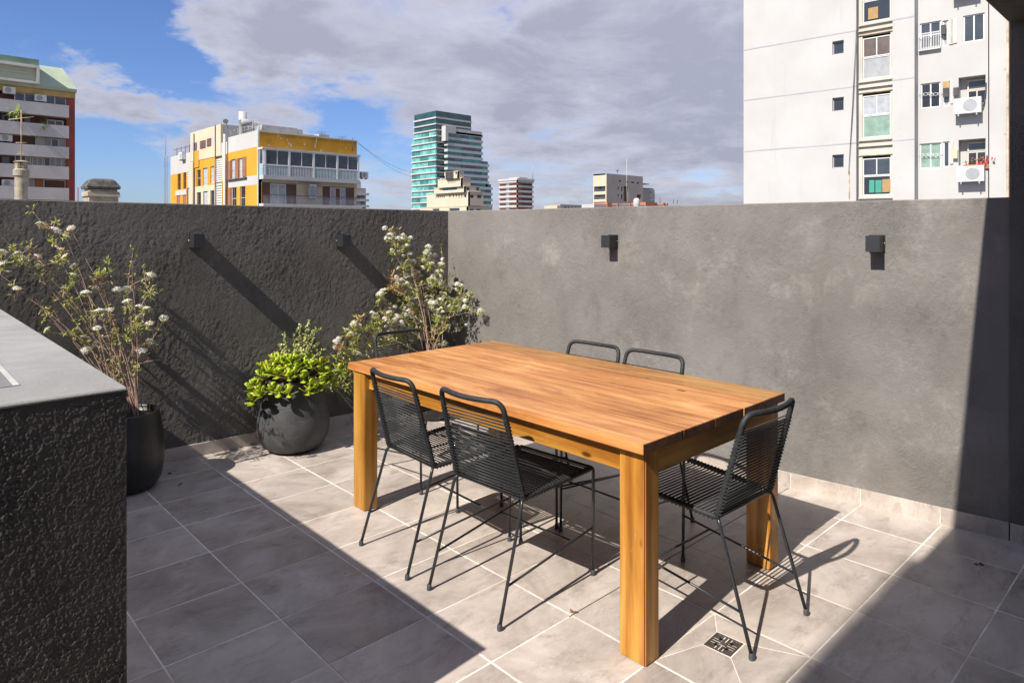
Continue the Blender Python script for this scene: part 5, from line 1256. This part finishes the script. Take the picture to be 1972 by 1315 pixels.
# window column
cA, cB = sorted((s_(1659), s_(1717)))
fc0 = sorted((s_(1652.2), s_(1721.8)))
rows = [(1688, -44, 40), (1688, 66, 150), (1688, 178, 264), (1688, 300, 376)]
H_ = []
for (u, t, b) in rows: H_.append((cA + .05, cB - .05, zp(u, b), zp(u, t)))
m = MB(); f.wall(m, fc0[0], fc0[1], GZ, zT, H_, .0, .25, .4); m.build('wall', M['cream_w'], wt)
spec = [('glass_blue', 'glass', .42), ('shutter_d', 'grille', .45), ('curtain', 'curtain_green', .48), ('glass_blue', 'glass', .42)]
spec = [(('glass_blue', 'glass_blue'), ('glass',)), (('brown_pane', 'brown_pane'), ('grille',)), (('curtain', 'curtain'), ('curtain_green',)), (('glass_blue', 'glass_blue'), ('glass',))]
for h, (up_, lo) in zip(H_, spec):
    zm = h[2] + (h[3] - h[2]) * .50; f.window(wt, h[0], h[1], zm, h[3] - .12, 2, off=-.12, fr=.05, panes=list(up_)); f.window(wt, h[0], h[1], h[2], zm - .01, 1, off=-.14, fr=.05, panes=list(lo))
    for dz in (-.12, -.42): q = MB(); f.slab(q, fc0[0] + .05, fc0[1] - .05, h[2] + dz - .06, h[2] + dz, .002, .12); q.build('window_sill', M['cream_w'], wt)
    q = MB(); f.slab(q, fc0[0] + .02, fc0[1] - .02, h[2] - .50, h[2] - .46, .002, .05); f.slab(q, fc0[0] + .02, fc0[1] - .02, h[3] + .02, h[3] + .06, .002, .06); q.build('rust_line', M['rust'], wt)
for (u0, u1, t, b, mt) in ((1673, 1683, 347, 371, 'mint'), (1685, 1697, 347, 371, 'mint'), (1698, 1714, 345, 370, 'box_card'), (1671, 1690, 14, 36, 'box_card')):
    h = hole(f, u0, u1, t, b); q = MB(); f.slab(q, *sorted(h[:2]), h[2], h[3], -.118, -.09); q.build('stored_box', M[mt], wt)
# plain strip, projecting
ps = sorted((s_(1722), s_(1764))); m = MB(); f.slab(m, ps[0] + .003, ps[1], GZ, zT, -.6, .35); m.build('wall', M['white'], wt)
m = MB(); 
for (u, v) in ((1745, 38), (1745, 154), (1745, 270.5)):
    z = zp(u, v); q = MB(); f.slab(q, ps[0] + .01, ps[1] + .03, z - .04, z + .03, .351, .36); q.build('floor_joint', M['joint_grey'], wt)
# recessed bay with kitchens
f3 = Fac(O + f.n * -.45, ang); g_ = f3
hk = []
for (dv) in (0, 1, 2):
    pass
kit = [[(1771.5, 1812, 43, 92), (1815, 1826, 40, 88), (1855, 1896, 28, 80)], [(1773, 1811, 160, 208), (1816, 1829, 157, 205), (1846, 1898, 147, 200)], [(1771, 1813, 276, 325), (1816, 1829, 273, 322), (1846, 1898, 268, 318)]]
holes = [[hole(g_, *h) for h in row] for row in kit]
b0, b1 = sorted((g_.s(1764.5), g_.s(1903)))
# openings: windows shallow, balconies deep (separate calls keep their reveals)
m = MB(); allh = [h for r_ in holes for h in r_]; g_.wall(m, b0, b1, GZ, zT, allh, 0, .3, .4); m.build('wall', M['white'], wt)
for ri, row in enumerate(holes):
    g_.window(wt, *row[0], 2, off=-.1, fr=.06, pane=('glass_blue', 'glass', 'curtain_green')[ri], rail=.5 if ri == 0 else 0)
    g_.window(wt, *row[1], 1, off=-.1, fr=.06, panes=[('grille', 'grille', 'glass_blue')[ri]])
    if ri == 0: g_.window(wt, *row[2], 2, off=-.1, fr=.06, pane='glass_blue')
    else:
        h = row[2]; g2 = Fac(O + f.n * -1.75, ang)
        for (p, q_) in (((h[0], h[2]), (h[1], h[2])), ((h[1], h[2]), (h[1], h[3])), ((h[1], h[3]), (h[0], h[3])), ((h[0], h[3]), (h[0], h[2]))):
            pass
        q = MB(); hh = sorted(h[:2]); 
        for (p, q_) in (((hh[0], h[2]), (hh[1], h[2])), ((hh[1], h[2]), (hh[1], h[3])), ((hh[1], h[3]), (hh[0], h[3])), ((hh[0], h[3]), (hh[0], h[2]))):
            q.add([g_.P(p[0], p[1], -.31), g_.P(q_[0], q_[1], -.31), g_.P(q_[0], q_[1], -.545), g_.P(p[0], p[1], -.545)], [(0, 1, 2, 3)])
        q.build('balcony_reveal', M['cream_w'], wt)
        z0_, z1_ = sorted(h[2:]); zm = z0_ + (z1_ - z0_) * .55; w0_ = hh[0] + (hh[1] - hh[0]) * (.0 if g_.s(1898) < g_.s(1846) else .28); w1_ = hh[1] - (hh[1] - hh[0]) * (.28 if g_.s(1898) < g_.s(1846) else 0.)
        g_.window(wt, w0_, w1_, zm, z1_ - .12, 1, off=-.48, fr=.06, frame='cream_w', pane='glass_blue'); g_.window(wt, w0_, w1_, z0_, zm - .01, 2, off=-.48, fr=.06, frame='cream_w', pane='glass')
# meter boxes and pipes next to the kitchens
for (u0, u1, t, b, mt) in ((1828, 1836, 38, 86, 'cream_w'), (1831.5, 1843, 36, 84, 'louver'), (1813, 1822, 50, 68, 'dark'), (1831, 1835, 155, 200, 'louver'), (1817, 1828, 171, 188, 'dark'), (1837, 1846, 170, 186, 'dark'), (1829, 1836, 272, 316, 'cream_w'), (1836, 1845, 290, 306, 'beige'), (1816, 1828, 157, 170, 'ochre_band')):
    h = hole(g_, u0, u1, t, b); q = MB(); g_.slab(q, *sorted(h[:2]), h[2], h[3], .002, .18 if mt in ('dark', 'beige') else .05); q.build('meter_box', M[mt], wt)
h = hole(g_, 1770, 1812, 66, 96); q = MB(); hh = sorted(h[:2])
for k in range(14): a_ = hh[0] + (hh[1] - hh[0]) * k / 13; g_.slab(q, a_ - .012, a_ + .012, h[2], h[3], .16, .19)
g_.slab(q, hh[0], hh[1], h[3], h[3] + .04, .15, .2); g_.slab(q, hh[0], hh[1], h[2] - .04, h[2], .0, .2); q.build('window_guard', M['alu'], wt)
for ri, (t, b) in enumerate(((160, 208), (276, 325))):    # zigzag grille ornaments
    for k in range(2):
        a_, z__ = g_.sz(1783 + k * 19, (182 if ri == 0 else 299)); q = MB()
        for dx in (-.18, .0, .18): q.tube([g_.P(a_ + dx + math.cos(w * math.pi / 4) * .11, z__ + math.sin(w * math.pi / 4) * .07, .03) for w in range(8)], .012, 4, closed=True)
        q.build('grille_ornament', M['alu'], wt)
for (u, v) in ((1866, 206), (1871, 336), (1862, 2 - 24)):
    a_, z__ = g_.sz(u, v); ac(wt, g_, a_, z__, 1.1, .74, .42, off=.1)
q = MB(); 
for (u, v) in ((1899, 160), (1901, 300)):
    a_, z__ = g_.sz(u, v); a2, z2 = g_.sz(1888, v + 52 - (0 if v < 200 else 22)); q.tube(bez(Vector(g_.P(a_, z__, .05)), Vector(g_.P(a_, z2 + .1, .1)), Vector(g_.P(a2, z2, .2)), 6), .03, 5)
q.build('hose', M['dark'], wt)
a_, z__ = g_.sz(1884, 316); q = MB(); rp = random.Random(3); cpt = Vector(g_.P(a_, z__, -.05)); fl_ = MB()
for k in range(80):
    p = cpt + Vector((rp.uniform(-.2, .2), rp.uniform(-.75, .55), rp.uniform(-.05, .28))); (q if k % 2 else fl_).add([p, p + rv(rp) * .12, p + rv(rp) * .12], [(0, 1, 2)])
hh_ = g_.sz(1884, 319)[0]; bx_ = MB(); g_.slab(bx_, hh_ - .6, hh_ + .6, cpt.z - .25, cpt.z - .02, -.15, .1); bxo = bx_.build('flower_box', M['brick'], None); tag(bxo, 'row of red and green potted flowers on the lowest balcony of the white tower', 'flower box')
tag(q.build('leaves', M['leaf_dark'], bxo), kind='stuff'); tag(fl_.build('flowers', M['flowers_red'], bxo), kind='stuff')
# right-hand plain strip and the far edge strip
rs = sorted((s_(1903.5), s_(1940))); m = MB(); f.slab(m, rs[0] + .01, rs[1], GZ, zT, -.9, -.30); m.build('wall', M['white'], wt)
for (u, v) in ((1920, 10), (1920, 133), (1920, 258)): z = f.sz(u, v)[1]; q = MB(); f.slab(q, rs[0] + .02, s_(1932), z - .04, z + .03, -.299, -.29); q.build('floor_joint', M['joint_grey'], wt)
m = MB(); f.slab(m, *sorted((s_(1940.3), s_(1990))), GZ, zT, -1.1, -.62); m.build('wall', M['cream_w'], wt)
m = MB(); m.tube([f.P(s_(1939.5), GZ, -.22), f.P(s_(1939.5), zT, -.22)], .05, 6); m.build('drainpipe', M['rust'], wt)
# black cables and drain pipe beside the window column
m = MB(); m.tube([f.P(s_(1652), GZ, .12), f.P(s_(1652), zT, .12)], .045, 6); m.build('drainpipe', M['dark'], wt)
for k in range(2):
    m = MB(); m.tube([f.P(s_(1635), zp(1635, 336), .1), f.P(s_(1643 + k), zp(1643, 200), .14), f.P(s_(1650), zp(1650, 60), .12)], .010, 4); m.build('cable', M['dark'], wt)
m = MB(); f.slab(m, *sorted((s_(1634.6), s_(1637))), zp(1636, 384), zp(1636, 330), .001, .012); m.build('rust_streak', M['rust'], wt)

# ---------------------------------------------------------------- near roof objects: chimneys, mast
p = at(41, 24.); z0 = -3.; zz_ = lambda v: zat(v, 24.) - z0
q = MB(); q.lathe([(.20, 0), (.20, zz_(341)), (.245, zz_(339)), (.245, zz_(328)), (.19, zz_(325))], (0, 0, 0), 24, False)
chm = q.build('chimney', M['chim'], None, (p.x, p.y, z0)); tag(chm, 'round cement chimney with louvred cap above the left end of the dark wall', 'chimney')
q = MB(); zc = zz_(325)
for k in range(4): Mz = Matrix.Rotation(k * math.pi / 2 + .5, 4, 'Z'); q.box((.10, -.07, zc), (.185, .07, zz_(313)), Mz)
q.build('cap_pier', M['chim'], chm)
for v in (322.5, 318.5): q = MB(); q.lathe([(.0, 0), (.185, 0), (.185, .03), (0, .03)], (0, 0, zz_(v)), 20); q.build('louvre_disc', M['chim'], chm)
q = MB(); q.lathe([(.0, 0), (.23, 0), (.235, .02), (.14, .055), (.04, .07), (0, .07)], (0, 0, zz_(313)), 24, False); q.build('cap', M['chim'], chm)
q = MB(); q.tube([(0, 0, 0), (.0, 0, zat(213, 24) - zat(312, 24))], .018, 6)
an = q.build('tv_antenna', M['rust'], None, (p.x, p.y, zat(311, 24))); tag(an, 'rusty television antenna rising from the round cement chimney at left', 'antenna')
q = MB(); hz = zat(228, 24) - zat(311, 24); q.tube([(-.45 * C_, .45 * S_, hz - .05), (.45 * C_, -.45 * S_, hz + .05)], .012, 5); hz = zat(275, 24) - zat(311, 24); q.tube([(-.2 * C_, .2 * S_, hz), (.2 * C_, -.2 * S_, hz)], .010, 5)
hz = zat(297, 24) - zat(311, 24); q.tube([(-.18 * C_, .18 * S_, hz), (.18 * C_, -.18 * S_, hz)], .008, 5); q.tube([(-.12 * C_, .12 * S_, hz + .06), (.12 * C_, -.12 * S_, hz + .06)], .008, 5); q.build('crossbars', M['rust'], an)
p = at(194, 16.); q = MB(); zz2 = lambda v: zat(v, 16.)
def sq(hw, z): return [(p.x + a * hw, p.y + b * hw, z) for a, b in ((-1, -1), (1, -1), (1, 1), (-1, 1))]
def loft(rings, m):
    vs = []; 
    for hw, z in rings: vs += sq(hw, z)
    fs = [(3, 2, 1, 0)]
    for i in range(len(rings) - 1):
        for k in range(4): k2 = (k + 1) % 4; fs.append((i * 4 + k, i * 4 + k2, (i + 1) * 4 + k2, (i + 1) * 4 + k))
    fs.append(tuple(4 * (len(rings) - 1) + k for k in range(4))); m.add(vs, fs); return m
vc = loft([(.30, -3.), (.30, zz2(381)), (.335, zz2(379)), (.32, zz2(371)), (.28, zz2(369)), (.28, zz2(366))], q).build('vent_chimney', M['chim'], None); tag(vc, 'squat square vent chimney with black weathered hood above the dark wall', 'chimney')
q = MB(); loft([(.33, zz2(365)), (.345, zz2(361)), (.32, zz2(357)), (.25, zz2(349)), (.19, zz2(345.5)), (.12, zz2(344.8))], q).build('hood', M['chim_dark'], vc)
q = MB(); p = at(151, 16.); q.tube([(p.x, p.y, -3), (p.x - .01, p.y, zat(361, 16))], .012, 6); tag(q.build('pole', M['red'], None), 'short thin red pole just left of the squat vent chimney', 'pole')
# lattice mast
D = 400; p = at(319, D); q = MB(); z0_, z1_ = GZ, zat(300, D); hw = .9
cr_ = [Vector((p.x + hw * math.cos(k * 2.094), p.y + hw * math.sin(k * 2.094), 0)) for k in range(3)]
for c0 in cr_: q.tube([(c0.x, c0.y, z0_), (c0.x, c0.y, z1_)], .11, 4)
zz3 = z0_; k = 0
while zz3 < z1_ - 2:
    for j in range(3): a, b = cr_[j], cr_[(j + 1) % 3]; q.tube([(a.x, a.y, zz3), (b.x, b.y, zz3 + 2)], .06, 3, caps=False)
    zz3 += 2
M['mast'] = plain('galvanised_mast', (.22, .2, .24), .6, .2, .1)
ms = q.build('lattice', M['mast'], None); q = MB(); q.tube([(p.x, p.y, z1_), (p.x, p.y, zat(250, D))], .12, 4); 
mr_ = empty('radio_mast', (p.x, p.y, GZ), 'very thin lattice radio mast left of the yellow building', 'mast'); ms.parent = mr_; ms.matrix_parent_inverse = Matrix.Translation((-p.x, -p.y, -GZ)); tp__ = q.build('tip', M['mast'], mr_); tp__.matrix_parent_inverse = Matrix.Translation((-p.x, -p.y, -GZ))
# city parts were modelled in world coordinates: move their geometry into each root's frame
for o in bpy.data.objects:
    if o.parent and o.parent.type == 'EMPTY' and o.parent.name.split('.')[0] in ('apartment_block', 'apartment_building', 'glass_tower', 'cream_building', 'striped_building', 'low_building', 'beige_building', 'rooftop_row', 'white_tower'):
        o.matrix_parent_inverse = Matrix.Translation(-o.parent.location)
